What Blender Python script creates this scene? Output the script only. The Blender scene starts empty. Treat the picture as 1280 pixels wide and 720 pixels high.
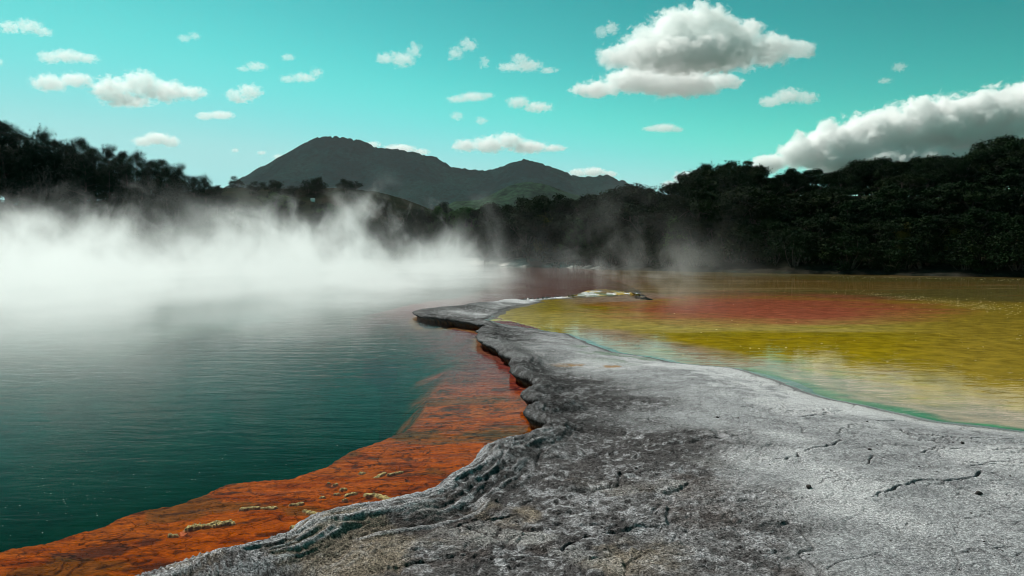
import bpy, math, random
import numpy as np
from mathutils import Vector, Matrix

rnd = random.Random(11)
nr = np.random.default_rng(11)
scene = bpy.context.scene
COL = scene.collection

# ------------------------------------------------------------------ helpers
def sm(a, b, x):
    t = np.clip((x - a) / (b - a), 0, 1)
    return t * t * (3 - 2 * t)

def _hash(ix, iy, iz, seed):
    ix = ix.astype(np.int64); iy = iy.astype(np.int64); iz = iz.astype(np.int64)
    h = (ix * 374761393 + iy * 668265263 + iz * 2147483647 + seed * 1274126177) & 0xffffffff
    h = ((h ^ (h >> 13)) * 1274126177) & 0xffffffff
    h = ((h ^ (h >> 15)) * 2246822519) & 0xffffffff
    return ((h ^ (h >> 16)) & 0xffffff) / float(0xffffff)

def vnoise(x, y, seed=0):
    x0 = np.floor(x); y0 = np.floor(y)
    fx = x - x0; fy = y - y0
    fx = fx * fx * fx * (fx * (fx * 6 - 15) + 10); fy = fy * fy * fy * (fy * (fy * 6 - 15) + 10)
    z = np.zeros_like(x0)
    a = _hash(x0, y0, z, seed); b = _hash(x0 + 1, y0, z, seed)
    c = _hash(x0, y0 + 1, z, seed); d = _hash(x0 + 1, y0 + 1, z, seed)
    return (a * (1 - fx) + b * fx) * (1 - fy) + (c * (1 - fx) + d * fx) * fy

def fbm(x, y, octv=4, seed=0, gain=.5, lac=2.03):
    s = 0; a = 1; t = 0
    for i in range(octv):
        ang = 0.6 * i
        X = x * math.cos(ang) - y * math.sin(ang); Y = x * math.sin(ang) + y * math.cos(ang)
        s = s + a * vnoise(X + 17.3 * i, Y - 9.1 * i, seed + i); t += a
        a *= gain; x = x * lac; y = y * lac
    return s / t            # 0..1

def ridged(x, y, octv=3, seed=0):
    s = 0; a = 1; t = 0
    for i in range(octv):
        s = s + a * (1 - np.abs(2 * vnoise(x + 5.1 * i, y + 3.7 * i, seed + i) - 1)); t += a
        a *= .5; x = x * 2.1; y = y * 2.1
    return s / t

def vnoise3(x, y, z, seed=0):
    x0 = np.floor(x); y0 = np.floor(y); z0 = np.floor(z)
    f = [x - x0, y - y0, z - z0]
    f = [q * q * (3 - 2 * q) for q in f]
    out = 0
    for i in (0, 1):
        for j in (0, 1):
            for k in (0, 1):
                w = (f[0] if i else 1 - f[0]) * (f[1] if j else 1 - f[1]) * (f[2] if k else 1 - f[2])
                out = out + w * _hash(x0 + i, y0 + j, z0 + k, seed)
    return out

def fbm3(p, octv=4, seed=0, gain=.5):
    s = 0; a = 1; t = 0; f = 1.0
    for i in range(octv):
        s = s + a * vnoise3(p[:, 0] * f + 3.1 * i, p[:, 1] * f - 7.7 * i, p[:, 2] * f + 1.9 * i, seed + i)
        t += a; a *= gain; f *= 2.07
    return s / t

def cell(x, y, seed=0, jit=1.0):
    """voronoi F1, F2, id"""
    x0 = np.floor(x); y0 = np.floor(y)
    f1 = np.full(x.shape, 9.0); f2 = np.full(x.shape, 9.0); idv = np.zeros(x.shape)
    z = np.zeros_like(x0)
    for i in (-1, 0, 1):
        for j in (-1, 0, 1):
            cx = x0 + i + .5 + jit * (_hash(x0 + i, y0 + j, z, seed) - .5)
            cy = y0 + j + .5 + jit * (_hash(x0 + i, y0 + j, z + 1, seed) - .5)
            d = np.hypot(x - cx, y - cy)
            n = d < f1
            f2 = np.where(n, f1, np.minimum(f2, d)); f1 = np.where(n, d, f1)
            idv = np.where(n, _hash(x0 + i, y0 + j, z + 2, seed), idv)
    return f1, f2, idv

def tag(o, label=None, cat=None, group=None, kind=None):
    if label: o['label'] = label
    if cat: o['category'] = cat
    if group: o['group'] = group
    if kind: o['kind'] = kind
    return o

def np_mesh(name, V, Q=None, T=None, smooth=True, cols=None, attrs=None):
    me = bpy.data.meshes.new(name)
    V = np.asarray(V, dtype=np.float32)
    me.vertices.add(len(V)); me.vertices.foreach_set('co', V.ravel())
    faces = []; starts = []; off = 0
    if Q is not None and len(Q):
        Q = np.asarray(Q, dtype=np.int32); faces.append(Q.ravel()); starts.append(off + 4 * np.arange(len(Q))); off += 4 * len(Q)
    if T is not None and len(T):
        T = np.asarray(T, dtype=np.int32); faces.append(T.ravel()); starts.append(off + 3 * np.arange(len(T))); off += 3 * len(T)
    loops = np.concatenate(faces).astype(np.int32); st = np.concatenate(starts).astype(np.int32)
    me.loops.add(len(loops)); me.loops.foreach_set('vertex_index', loops)
    me.polygons.add(len(st)); me.polygons.foreach_set('loop_start', st)
    me.polygons.foreach_set('use_smooth', np.full(len(st), smooth, dtype=bool))
    if cols is not None:
        a = me.attributes.new('col', 'FLOAT_COLOR', 'POINT')
        c = np.ones((len(V), 4), dtype=np.float32); c[:, :3] = cols
        a.data.foreach_set('color', c.ravel())
    for k, v in (attrs or {}).items():
        a = me.attributes.new(k, 'FLOAT', 'POINT'); a.data.foreach_set('value', np.asarray(v, dtype=np.float32))
    me.update(calc_edges=True); me.validate()
    return me

def link(name, me, mat=None, parent=None):
    o = bpy.data.objects.new(name, me); COL.objects.link(o)
    if mat is not None and me is not None: 
        if len(me.materials) == 0: me.materials.append(mat)
    if parent: o.parent = parent
    return o

def compact(V, Q, keepface):
    Q = Q[keepface]; used = np.zeros(len(V), bool); used[Q.ravel()] = True
    idx = np.cumsum(used) - 1
    return used, idx[Q]

# ------------------------------------------------------------------ camera
H = 1.85; F = 1000.0; HORIZ = 312.0
PITCH = math.atan((360 - HORIZ) / F)
cp, sp = math.cos(PITCH), math.sin(PITCH)
def ray(px, py):
    u = (np.asarray(px, float) - 640) / F; v = (360 - np.asarray(py, float)) / F
    return u, cp + v * sp, -sp + v * cp
def gnd(px, py, z=0.0):
    x, y, zz = ray(px, py); t = (z - H) / zz
    return np.stack([x * t, y * t], -1)
def at(px, py, Y):
    x, y, z = ray(px, py); t = Y / y
    return x * t, Y, H + z * t
def proj(x, y, z):
    dx, dy, dz = x, y, z - H
    f = dy * cp - dz * sp; u = dy * sp + dz * cp
    f = np.maximum(f, .05)
    return 640 + F * dx / f, 360 - F * u / f

cam = bpy.data.cameras.new('camera'); co = bpy.data.objects.new('camera', cam); COL.objects.link(co)
co.location = (0, 0, H); co.rotation_euler = (math.pi / 2 - PITCH, 0, 0)
cam.sensor_width = 36; cam.lens = 36 * F / 1280; cam.clip_start = .05; cam.clip_end = 40000
scene.camera = co

# ------------------------------------------------------------------ polylines
def chaikin(P, n=2):
    P = np.asarray(P, float)
    for _ in range(n):
        a = P[:-1] * .75 + P[1:] * .25; b = P[:-1] * .25 + P[1:] * .75
        m = np.empty((2 * len(a), 2)); m[0::2] = a; m[1::2] = b
        P = np.vstack([P[:1], m, P[-1:]])
    return P
def roughen(P, amp, freq, seed, step=.06):
    """resample densely (finer where near the camera) and jitter across the line"""
    out = [P[0]]
    for a, b in zip(P[:-1], P[1:]):
        d = np.linalg.norm(b - a); s = step * max(.6, min(6, np.linalg.norm(a) / 8)); n = max(1, int(d / s))
        for k in range(1, n + 1): out.append(a + (b - a) * k / n)
    P = np.array(out)
    n1 = fbm(P[:, 0] * freq, P[:, 1] * freq, 4, seed, .6) - .5; n2 = fbm(P[:, 0] * freq + 40, P[:, 1] * freq, 4, seed + 9, .6) - .5
    d = np.linalg.norm(P, axis=1)[:, None]
    return P + np.stack([n1, n2], 1) * amp * np.clip(d / 8, .6, 2.2)
def seglist(P): return P[:-1], P[1:]
def pdist(X, P, chunk=20000):
    """distance, nearest point, arc length to polyline P"""
    A, B = seglist(P); D = B - A; L2 = np.maximum((D ** 2).sum(1), 1e-12); L = np.sqrt(L2); S = np.concatenate([[0], np.cumsum(L)[:-1]])
    A = A.astype(np.float32); D = D.astype(np.float32); L2 = L2.astype(np.float32)
    n = len(X); dist = np.empty(n); near = np.empty((n, 2)); arc = np.empty(n)
    for i in range(0, n, chunk):
        x = X[i:i + chunk].astype(np.float32)
        px = x[:, 0:1] - A[None, :, 0]; py = x[:, 1:2] - A[None, :, 1]
        t = np.clip((px * D[:, 0] + py * D[:, 1]) / L2, 0, 1)
        px -= t * D[:, 0]; py -= t * D[:, 1]
        d2 = px * px + py * py
        j = d2.argmin(1); r = np.arange(len(j))
        tt = t[r, j]; near[i:i + chunk] = A[j] + D[j] * tt[:, None]
        dist[i:i + chunk] = np.sqrt(d2[r, j]); arc[i:i + chunk] = S[j] + L[j] * tt
    return dist, near, arc
def inside(X, P):
    x = X[:, 0]; y = X[:, 1]; c = np.zeros(len(X), bool); n = len(P)
    for i in range(n):
        a = P[i]; b = P[(i + 1) % n]
        if a[1] == b[1]: continue
        m = (a[1] > y) != (b[1] > y)
        c ^= m & (x < (b[0] - a[0]) * (y - a[1]) / (b[1] - a[1]) + a[0])
    return c

RIM_Z = .12
rim_px = [(-300, 850), (0, 775), (120, 742), (195, 722), (250, 703), (300, 691), (345, 681), (385, 655), (420, 645), (480, 634), (530, 622), (548, 602), (590, 587), (602, 566),
          (632, 553), (660, 546), (676, 536), (688, 531), (672, 527), (660, 520), (659, 511), (672, 506), (694, 504), (681, 505), (662, 503), (655, 496), (656, 489), (667, 484), (672, 481),
          (652, 472), (640, 467), (635, 458), (643, 452), (628, 444), (612, 434), (600, 427), (599, 420), (602, 410), (604, 406), (575, 402),
          (545, 397), (520, 394), (513, 389.5), (520, 387), (548, 384), (577, 381), (590, 378), (611, 376.5), (632, 373.5), (667, 370), (700, 368), (722, 366.5), (735, 362), (752, 360), (775, 362), (797, 365)]
pool_px = [(797, 365), (780, 368.5), (740, 369.5), (700, 371.5), (665, 374), (668, 378), (640, 380), (628, 385), (617, 391), (603, 398), (612, 403), (640, 407), (680, 412), (710, 420), (732, 429),
           (748, 437), (797, 445.5), (850, 453), (898, 457), (925, 463), (950, 472), (990, 485), (1050, 501), (1100, 514), (1160, 526), (1220, 534), (1280, 540), (1400, 553), (1700, 580), (2400, 640)]
RIM0 = np.vstack([[-13, -9], [-7.5, 1.0], gnd(*np.array(rim_px).T, RIM_Z)])
RIM = roughen(np.vstack([RIM0[:2], chaikin(RIM0[2:], 2)]), .16, 1.9, 5)
EDGE = roughen(chaikin(gnd(*np.array(pool_px).T, .02), 2), .22, 1.1, 8, .12)
SINTER = np.vstack([RIM, EDGE, [[40, -9], [-13, -9]]])
outer_px = [(-300, 800), (-120, 735), (0, 697), (40, 692), (80, 679), (120, 665), (160, 649), (215, 640), (250, 628), (285, 614), (330, 603), (372, 597), (402, 587), (428, 574), (470, 560), (515, 537), (527, 518), (550, 488),
            (562, 462), (586, 438), (580, 420), (560, 405), (525, 399), (497, 392), (500, 385), (540, 377), (590, 370), (612, 362), (625, 352), (622, 343), (620, 336)]
OUT0 = gnd(*np.array(outer_px).T, -.1)
OUTER = roughen(np.vstack([[-9.5, -3], chaikin(OUT0, 2)]), .22, 1.3, 21, .1)
SHELF = np.vstack([OUTER, [[6.6, 90], [6.3, 60], [5.9, 36], [3.2, 33], [-.2, 27], [-.6, 22.5], [1.0, 18], [.9, 13], [1.5, 9.5], [.6, 6], [2, -3]]])

# ------------------------------------------------------------------ node helpers
def mat(name):
    m = bpy.data.materials.new(name); m.use_nodes = True; nt = m.node_tree; nt.nodes.clear(); return m, nt
def N(nt, t, **kw):
    n = nt.nodes.new(t)
    for k, v in kw.items():
        if k.startswith('_'): setattr(n, k[1:], v)
        else:
            key = k.replace('__', ' ')
            n.inputs[int(key[1:]) if key[0] == 'i' and key[1:].isdigit() else key].default_value = v
    return n
def L(nt, a, b): nt.links.new(a, b)
def math_(nt, op, a, b=None, c=None, clamp=False):
    n = nt.nodes.new('ShaderNodeMath'); n.operation = op; n.use_clamp = clamp
    for i, v in enumerate((a, b, c)):
        if v is None: continue
        if isinstance(v, (int, float)): n.inputs[i].default_value = v
        else: nt.links.new(v, n.inputs[i])
    return n.outputs[0]
def mapr(nt, v, a, b, c=0, d=1, smooth=True):
    n = nt.nodes.new('ShaderNodeMapRange'); n.interpolation_type = 'SMOOTHSTEP' if smooth else 'LINEAR'
    nt.links.new(v, n.inputs[0])
    for i, q in enumerate((a, b, c, d)): n.inputs[i + 1].default_value = q
    return n.outputs[0]
def mixc(nt, fac, a, b, mode='MIX'):
    n = nt.nodes.new('ShaderNodeMix'); n.data_type = 'RGBA'; n.blend_type = mode
    for s, v in ((0, fac), (6, a), (7, b)):
        if isinstance(v, (int, float)): n.inputs[s].default_value = v
        elif isinstance(v, (tuple, list)): n.inputs[s].default_value = (*v, 1)
        else: nt.links.new(v, n.inputs[s])
    return n.outputs[2]
def noise(nt, vec, scale, detail=4, rough=.5, dist=0.0, color=False):
    n = N(nt, 'ShaderNodeTexNoise', Scale=scale, Detail=detail, Roughness=rough, Distortion=dist)
    nt.links.new(vec, n.inputs['Vector']); return n.outputs['Color' if color else 'Fac']
def objco(nt, scale=None):
    t = nt.nodes.new('ShaderNodeTexCoord').outputs['Object']
    if scale:
        m = nt.nodes.new('ShaderNodeMapping'); m.inputs['Scale'].default_value = scale; nt.links.new(t, m.inputs[0]); t = m.outputs[0]
    return t
def bsdf(nt, rough=.8, spec=.3):
    b = N(nt, 'ShaderNodeBsdfPrincipled', Roughness=rough); b.inputs['Specular IOR Level'].default_value = spec
    o = nt.nodes.new('ShaderNodeOutputMaterial'); L(nt, b.outputs[0], o.inputs[0]); return b
def bump(nt, h, strength, dist, prev=None):
    b = N(nt, 'ShaderNodeBump', Strength=strength, Distance=dist); L(nt, h, b.inputs['Height'])
    if prev is not None: L(nt, prev, b.inputs['Normal'])
    return b.outputs[0]

# ------------------------------------------------------------------ sun, sky
SUN_AZ = math.radians(-38); SUN_EL = math.radians(47)
sd = Vector((math.sin(SUN_AZ) * math.cos(SUN_EL), math.cos(SUN_AZ) * math.cos(SUN_EL), math.sin(SUN_EL)))
sl = bpy.data.lights.new('sun', 'SUN'); sl.energy = 5.0; sl.angle = math.radians(.53); sl.color = (1, .96, .9)
so = bpy.data.objects.new('sun', sl); COL.objects.link(so); so.rotation_euler = (-sd).to_track_quat('-Z', 'Y').to_euler()
w = bpy.data.worlds.new('World'); scene.world = w; w.use_nodes = True; nt = w.node_tree; nt.nodes.clear()
sky = nt.nodes.new('ShaderNodeTexSky'); sky.sky_type = 'NISHITA'; sky.sun_disc = False
sky.sun_elevation = SUN_EL; sky.sun_rotation = SUN_AZ; sky.air_density = .8; sky.dust_density = .3; sky.ozone_density = 8.0; sky.altitude = 300
sp_c = nt.nodes.new('ShaderNodeSeparateColor'); L(nt, sky.outputs[0], sp_c.inputs[0]); cb_c = nt.nodes.new('ShaderNodeCombineColor')
for i_, (g_, k_, top_) in enumerate(((2.9, .0152, 3.05), (1.8, .0645, 3.95), (2.0, .0125, 7.8))):      # sky colour graded per channel, then scaled against the background strength
    L(nt, math_(nt, 'MULTIPLY', math_(nt, 'POWER', math_(nt, 'SMOOTH_MIN', sp_c.outputs[i_], top_, top_ * .15), g_), k_ / (1.149 * .107)), cb_c.inputs[i_])
bg = N(nt, 'ShaderNodeBackground', Strength=.107); L(nt, cb_c.outputs[0], bg.inputs[0])
wo = nt.nodes.new('ShaderNodeOutputWorld'); L(nt, bg.outputs[0], wo.inputs[0])
scene.view_settings.view_transform = 'Standard'; scene.view_settings.look = 'None'
scene.view_settings.exposure = 0.2; scene.view_settings.gamma = 1

# ------------------------------------------------------------------ fan grids
def fan(px0, px1, dpx, rows):
    pxs = np.arange(px0, px1 + .01, dpx); U = (pxs - 640) / F
    Y = H / (np.array(rows, float) - HORIZ) * F
    yy, uu = np.meshgrid(Y, U, indexing='ij'); X = uu * yy
    V = np.stack([X.ravel(), yy.ravel()], 1)
    nrow, ncol = len(Y), len(pxs)
    i = np.arange(nrow * ncol).reshape(nrow, ncol)
    Q = np.stack([i[:-1, :-1], i[:-1, 1:], i[1:, 1:], i[1:, :-1]], -1).reshape(-1, 4)
    return V, Q[:, ::-1]

# ------------------------------------------------------------------ sinter terrace
def build_sinter():
    rows = list(np.arange(355, 440, .45)) + list(np.arange(440, 735, .8)) + list(np.arange(735, 900, 3)) + list(np.arange(900, 2600, 28))
    V, Q = fan(-420, 1720, 1.6, rows)
    # coarse cull by bounding distance
    ins = inside(V, SINTER)
    fin = ins[Q].any(1)
    grow = np.zeros(len(V), bool); grow[Q[fin].ravel()] = True
    for _ in range(9):
        f = grow[Q].any(1); grow[Q[f].ravel()] = True
    keep = grow[Q].all(1)
    used, Q = compact(V, Q, keep); V = V[used]; ins = ins[used]
    dR, nR, sR = pdist(V, RIM); dE, nE, sE = pdist(V, EDGE)
    x, y = V.T; D = np.hypot(x, y)
    px, py = proj(x, y, np.full(len(x), .1))
    wr = fbm(x * .8, y * .8, 3, 3)
    # masks
    bnd = np.interp(py, [430, 470, 520, 560, 600, 650, 720], [640, 745, 850, 950, 1005, 1050, 1085])
    pale = sm(-90, 70, px - bnd + (fbm(x * 1.1, y * 1.1, 4, 31) - .5) * 330)
    rough = 1 - .75 * pale
    far = sm(8, 16, D)
    # rim ridge
    n_s = fbm(sR * .9, sR * 0 + 3, 3, 44)
    rw = (.34 + .22 * n_s) * (1 + .9 * far); rh = (.085 + .05 * fbm(sR * .7, sR * 0, 2, 49)) * (1 - .25 * far)
    crest = .10 * (1 + .6 * far)
    t = dR
    prof = np.where(t < crest, .55 + .45 * np.sin(np.clip(t / crest, 0, 1) * math.pi / 2), 1 - sm(0, 1, (t - crest) / (rw * (.75 + .8 * (fbm(x * 3, y * 3, 3, 61) - .5)))))
    rimon = sm(60, 30, y) * sm(390, 374, 0 * py + 380) if False else np.where(py < 372, .12, 1.0) * np.where(py < 396, .55, 1.0)
    z = .085 + rh * prof * rimon
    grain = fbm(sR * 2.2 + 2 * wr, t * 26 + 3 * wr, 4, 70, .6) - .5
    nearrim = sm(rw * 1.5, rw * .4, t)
    z += grain * .048 * nearrim * rimon + (fbm(sR * 7 + 5 * wr, t * 60, 3, 75, .6) - .5) * .028 * nearrim * rimon
    # slab steps inside of the ridge, general relief
    z += (fbm(x * .55, y * .55, 3, 81) - .5) * .07 * sm(0, .8, dR)
    rough = rough * (1 - .75 * nearrim)
    f1, f2, ci = cell(x * 2.3 + 1.2 * wr, y * 2.3 + fbm(x * 2, y * 2, 2, 5) * .8, 7)
    plate = sm(0, .10, f2 - f1)
    z += (ci - .5) * .022 * rough * plate
    z -= (1 - plate) * .014 * rough * sm(.35, .55, fbm(x * .9, y * .9, 3, 90))
    f1b, f2b, cb = cell(x * 8 + 2 * wr, y * 8, 17)
    z += (cb - .5) * .016 * rough
    z += (fbm(x * 11, y * 11, 4, 91, .6) - .5) * .030 * (rough ** 1.2)
    z += (fbm(x * 34, y * 34, 3, 92, .6) - .5) * .019 * (.35 + .65 * rough)
    # right pool shore
    z = np.where(True, z + (0.012 - z) * sm(1.1, .0, dE) * .96, z)
    # cracks traced on the pale crust
    cracks = [[(997, 518), (1010, 521), (1032, 520), (1030, 512), (1045, 509)], [(1000, 524), (1018, 522), (1031, 521)], [(1128, 612), (1160, 606), (1190, 606), (1215, 601), (1222, 594)],
              [(1208, 586), (1225, 587), (1243, 587), (1290, 589), (1400, 592)], [(1148, 570), (1170, 566), (1178, 562)], [(1085, 583), (1083, 575), (1090, 573), (1097, 577)],
              [(1000, 566), (1020, 564), (1045, 560), (1052, 553)], [(1043, 548), (1058, 540), (1062, 533)], [(1090, 625), (1128, 612)], [(1122, 540), (1135, 546), (1145, 549)], [(1210, 582), (1260, 584), (1290, 585)],
              [(1092, 525), (1105, 527), (1112, 522)], [(960, 575), (985, 577), (1003, 570)], [(930, 510), (980, 513), (1040, 517)], [(1150, 545), (1200, 551), (1290, 549)], [(1170, 562), (1240, 566), (1300, 562)],
              [(560, 660), (600, 645), (650, 641)], [(700, 690), (740, 668), (770, 664)]]
    dC = np.full(len(x), 9.0)
    for k, c in enumerate(cracks):
        P = roughen(gnd(*np.array(c, float).T, .08), .17, 5.5, 200 + k, .03)
        box = (x > P[:, 0].min() - .3) & (x < P[:, 0].max() + .3) & (y > P[:, 1].min() - .3) & (y < P[:, 1].max() + .3)
        if box.any():
            d, _, s = pdist(V[box], P); wid = .20 + .75 * fbm(s * 3, s * 0, 2, 300 + k)
            dC[box] = np.minimum(dC[box], d / wid)
    ck = sm(.021, .004, dC)
    z -= ck * .035
    z += sm(.25, .03, dC) * .012 * pale
    # natural fine crazing
    fa, fb, _ = cell(x * 1.5 + 1.6 * fbm(x * 1.3, y * 1.3, 3, 14), y * 1.5 + 1.6 * fbm(x * 1.3, y * 1.3, 3, 15), 27)
    craze = sm(.030, .006, fb - fa) * sm(.44, .56, fbm(x * .7 + 9, y * .7, 3, 94))
    fa, fb, _ = cell(x * 3.4 + 1.3 * fbm(x * 2.9, y * 2.9, 3, 18), y * 3.4 + 1.3 * fbm(x * 2.9, y * 2.9, 3, 19), 29)
    craze = np.maximum(craze, .8 * sm(.05, .012, fb - fa) * sm(.50, .60, fbm(x * 1.1 + 4, y * 1.1, 3, 95)))
    z -= craze * .012
    # ------------- colour (albedo of crust, lichen, dried silica; ridge and crack shading painted in)
    g = fbm(x * 6, y * 6, 4, 101, .6); g2 = fbm(x * 22, y * 22, 3, 103, .6); big = fbm(x * .9, y * .9, 4, 105)
    dark = np.array([.082, .076, .077]); midc = np.array([.20, .195, .20]); lite = np.array([.42, .42, .44]); tan = np.array([.30, .245, .18]); brown = np.array([.10, .075, .065])
    def mx(a, b, f): return a + (b - a) * np.clip(f, 0, 1)[:, None]
    c = np.ones((len(x), 3)) * dark
    c = mx(c, midc, sm(.36, .62, g * .55 + g2 * .45 + (big - .5) * .5))
    c = mx(c, lite, sm(.52, .70, g2 * .6 + g * .4) * .75)
    c = mx(c, brown, sm(.52, .62, fbm(x * 1.7, y * 1.7, 4, 107)) * .6 * sm(560, 600, py) * .6)
    c = mx(c, tan, sm(.50, .62, fbm(x * 1.3 + 5, y * 1.3, 4, 109)) * .65 * sm(900, 760, px) * sm(590, 640, py))
    white_pl = sm(.62, .66, ci) * sm(.04, .12, f2 - f1) * sm(.45, .6, fbm(x * 1.5, y * 1.5, 3, 111)) * sm(560, 600, py)
    c = mx(c, np.array([.40, .39, .38]), white_pl * .6)
    palec = mx(np.ones((len(x), 3)) * np.array([.34, .345, .355]), np.array([.20, .20, .21]), sm(.45, .62, g) * .5 + sm(.56, .66, g2) * .55)
    palec = mx(palec, np.array([.55, .55, .56]), sm(.50, .66, big + (g - .5) * .25) * .6)
    c = mx(c, palec, pale)
    # white crust along the shallow pool
    wc = sm(1.3, .15, dE + (g - .5) * 2.2) * sm(700, 850, px) * sm(.35, .55, fbm(x * 2.3, y * 2.3, 4, 113) + .12 * sm(820, 900, px)) * sm(1250, 1000, px)
    c = mx(c, np.array([.60, .60, .61]), wc * .85 * (.55 + .45 * sm(.4, .6, g2)))
    c = mx(c, np.array([.52, .52, .52]), sm(.35, .05, dE + (g2 - .5) * .3) * sm(880, 960, px) * .6)
    # dark lobed rim in the distance
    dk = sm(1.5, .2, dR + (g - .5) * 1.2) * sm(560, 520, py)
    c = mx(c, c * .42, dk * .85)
    # wet foot of the shore
    c = mx(c, c * .6, sm(.12, .02, dE) * .5)
    # silvery crest streaks on the near ridge, highlights painted into the colour
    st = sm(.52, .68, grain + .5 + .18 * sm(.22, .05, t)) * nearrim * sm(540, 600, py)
    c = mx(c, c * .55, nearrim * sm(.18, .34, t) * .75)  # inner side of the ridge: darker rock plus painted shade
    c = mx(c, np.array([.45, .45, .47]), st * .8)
    # spur top: pale dried patches
    sp_ = sm(382, 372, py) * sm(590, 625, px) * sm(.40, .5, fbm(x * .9, y * .9, 3, 119))
    c = mx(c, np.array([.72, .72, .74]), sp_ * .9)
    sul = sm(700, 716, px) * sm(372, 367, py)
    c = mx(c, np.array([.42, .30, .07]), sul * sm(.40, .5, fbm(x * 2.2, y * 1.1, 4, 121)))
    c = mx(c, np.array([.15, .10, .04]), sul * sm(.55, .6, fbm(x * 2.2 + 9, y * 1.1, 4, 123)))
    # small orange-green seep on the terrace
    seep = sm(680, 715, px) * sm(835, 780, px) * sm(3.4, .4, np.abs(py - 458 - (px - 770) * .03 + 5 * (fbm(x * 2, y, 3, 126) - .5))) * sm(.50, .60, fbm(x * 4, y * 3, 4, 127))
    c = mx(c, np.array([.30, .15, .03]), seep * .8)
    seep2 = sm(.5, .6, fbm(x * 1.8, y * 1.8, 3, 131)) * sm(700, 740, px) * sm(850, 800, px) * sm(462, 450, py) * sm(1.6, .3, dE)
    c = mx(c, np.array([.10, .17, .10]), seep2 * .7)
    # cracks: the shade inside painted near black; crazing tinted darker
    c = mx(c, np.array([.02, .02, .022]), ck * .8)
    c = mx(c, c * .5, craze * .7)
    # ------------- vertical rim: fold the outside strip into an overhanging wall
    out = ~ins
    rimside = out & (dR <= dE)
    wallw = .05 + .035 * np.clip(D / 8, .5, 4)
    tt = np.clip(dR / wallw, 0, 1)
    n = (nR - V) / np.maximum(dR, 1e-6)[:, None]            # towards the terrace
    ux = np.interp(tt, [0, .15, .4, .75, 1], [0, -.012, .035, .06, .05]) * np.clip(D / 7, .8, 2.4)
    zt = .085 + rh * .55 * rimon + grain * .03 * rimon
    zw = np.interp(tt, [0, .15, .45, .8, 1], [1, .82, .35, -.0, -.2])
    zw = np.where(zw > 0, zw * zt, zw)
    zw = np.where(tt >= 1, -.22, zw)
    nx = nR + n * ux[:, None]
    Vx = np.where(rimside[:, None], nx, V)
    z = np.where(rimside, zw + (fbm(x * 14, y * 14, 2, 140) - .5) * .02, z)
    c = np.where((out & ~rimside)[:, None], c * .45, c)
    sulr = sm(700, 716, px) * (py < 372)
    c = np.where(rimside[:, None], mx(mx(c * .5, [.40, .28, .06], sulr), np.array([.33, .12, .02]), sm(.42, .18, zw / .1) * .55), c)  # orange stain towards the waterline
    poolside = out & ~rimside
    z = np.where(poolside, .012 - dE * .11, z)
    far_wall = rimside & (dR > wallw * 1.6)
    keep = ~(far_wall[Q].all(1)) & ~((poolside & (dE > 1.2))[Q].all(1))
    P3 = np.column_stack([Vx, z])
    used, Q = compact(P3, Q, keep)
    c = c * (.60 + .15 * pale[:, None])
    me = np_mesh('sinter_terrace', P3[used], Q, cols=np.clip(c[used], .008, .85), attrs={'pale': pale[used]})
    m, nt = mat('grey silica sinter')
    b = bsdf(nt, .9, .08); oc = objco(nt)
    a = N(nt, 'ShaderNodeAttribute', _attribute_name='col').outputs['Color']; pl = N(nt, 'ShaderNodeAttribute', _attribute_name='pale').outputs['Fac']
    s1 = mapr(nt, noise(nt, oc, 55, 5, .65), .33, .67, .22, 1.95, False)
    s2 = mapr(nt, noise(nt, oc, 110, 4, .75), .36, .64, .35, 1.75, False)
    k = math_(nt, 'MULTIPLY', s1, s2)
    damp = mapr(nt, pl, 0, 1, 1.0, .62, False)
    kk = math_(nt, 'ADD', 1.0, math_(nt, 'MULTIPLY', math_(nt, 'SUBTRACT', k, 1.0), damp))
    vm = nt.nodes.new('ShaderNodeVectorMath'); vm.operation = 'SCALE'; L(nt, a, vm.inputs[0]); L(nt, kk, vm.inputs['Scale'])
    L(nt, vm.outputs[0], b.inputs['Base Color'])
    pv = N(nt, 'ShaderNodeTexVoronoi', Scale=70.0); L(nt, oc, pv.inputs['Vector'])
    h = bump(nt, noise(nt, oc, 26, 6, .7), .9, .020)
    h = bump(nt, pv.outputs['Distance'], .5, .006, h)
    h = bump(nt, noise(nt, oc, 130, 4, .7), .8, .005, h)
    L(nt, h, b.inputs['Normal'])
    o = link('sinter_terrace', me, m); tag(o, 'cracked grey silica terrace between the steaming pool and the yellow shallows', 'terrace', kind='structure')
build_sinter()

def bed_material(name, scale, strength, rough=1.0, spec=0.0):
    m, nt = mat(name); b = bsdf(nt, rough, spec); oc = objco(nt)
    a = N(nt, 'ShaderNodeAttribute', _attribute_name='col').outputs['Color']
    s1 = mapr(nt, noise(nt, oc, scale, 6, .65), .3, .7, .6, 1.4, False)
    vm = nt.nodes.new('ShaderNodeVectorMath'); vm.operation = 'SCALE'; L(nt, a, vm.inputs[0]); L(nt, s1, vm.inputs['Scale'])
    L(nt, vm.outputs[0], b.inputs['Base Color'])
    L(nt, bump(nt, noise(nt, oc, scale, 6, .7), strength, .03), b.inputs['Normal'])
    return m
def mx(a, b, f): return a + (np.asarray(b) - a) * np.clip(f, 0, 1)[:, None]

def farcol(x, y, px):
    c = np.ones((len(x), 3)) * np.array([.15, .095, .03])
    c = mx(c, [.26, .20, .10], sm(.53, .64, fbm(x * .10, y * .8, 4, 615)) * .7)
    c = mx(c, [.10, .095, .03], sm(.5, .6, fbm(x * .08 + 7, y * .30, 3, 617)) * .8)
    c = mx(c, [.17, .07, .065], sm(840, 690, px + (fbm(x * .2, y * .3, 3, 621) - .5) * 160) * .85)
    return mx(c, [.14, .045, .045], sm(.52, .62, fbm(x * .12, y * .5, 4, 623)) * sm(800, 700, px) * .7)
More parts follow.
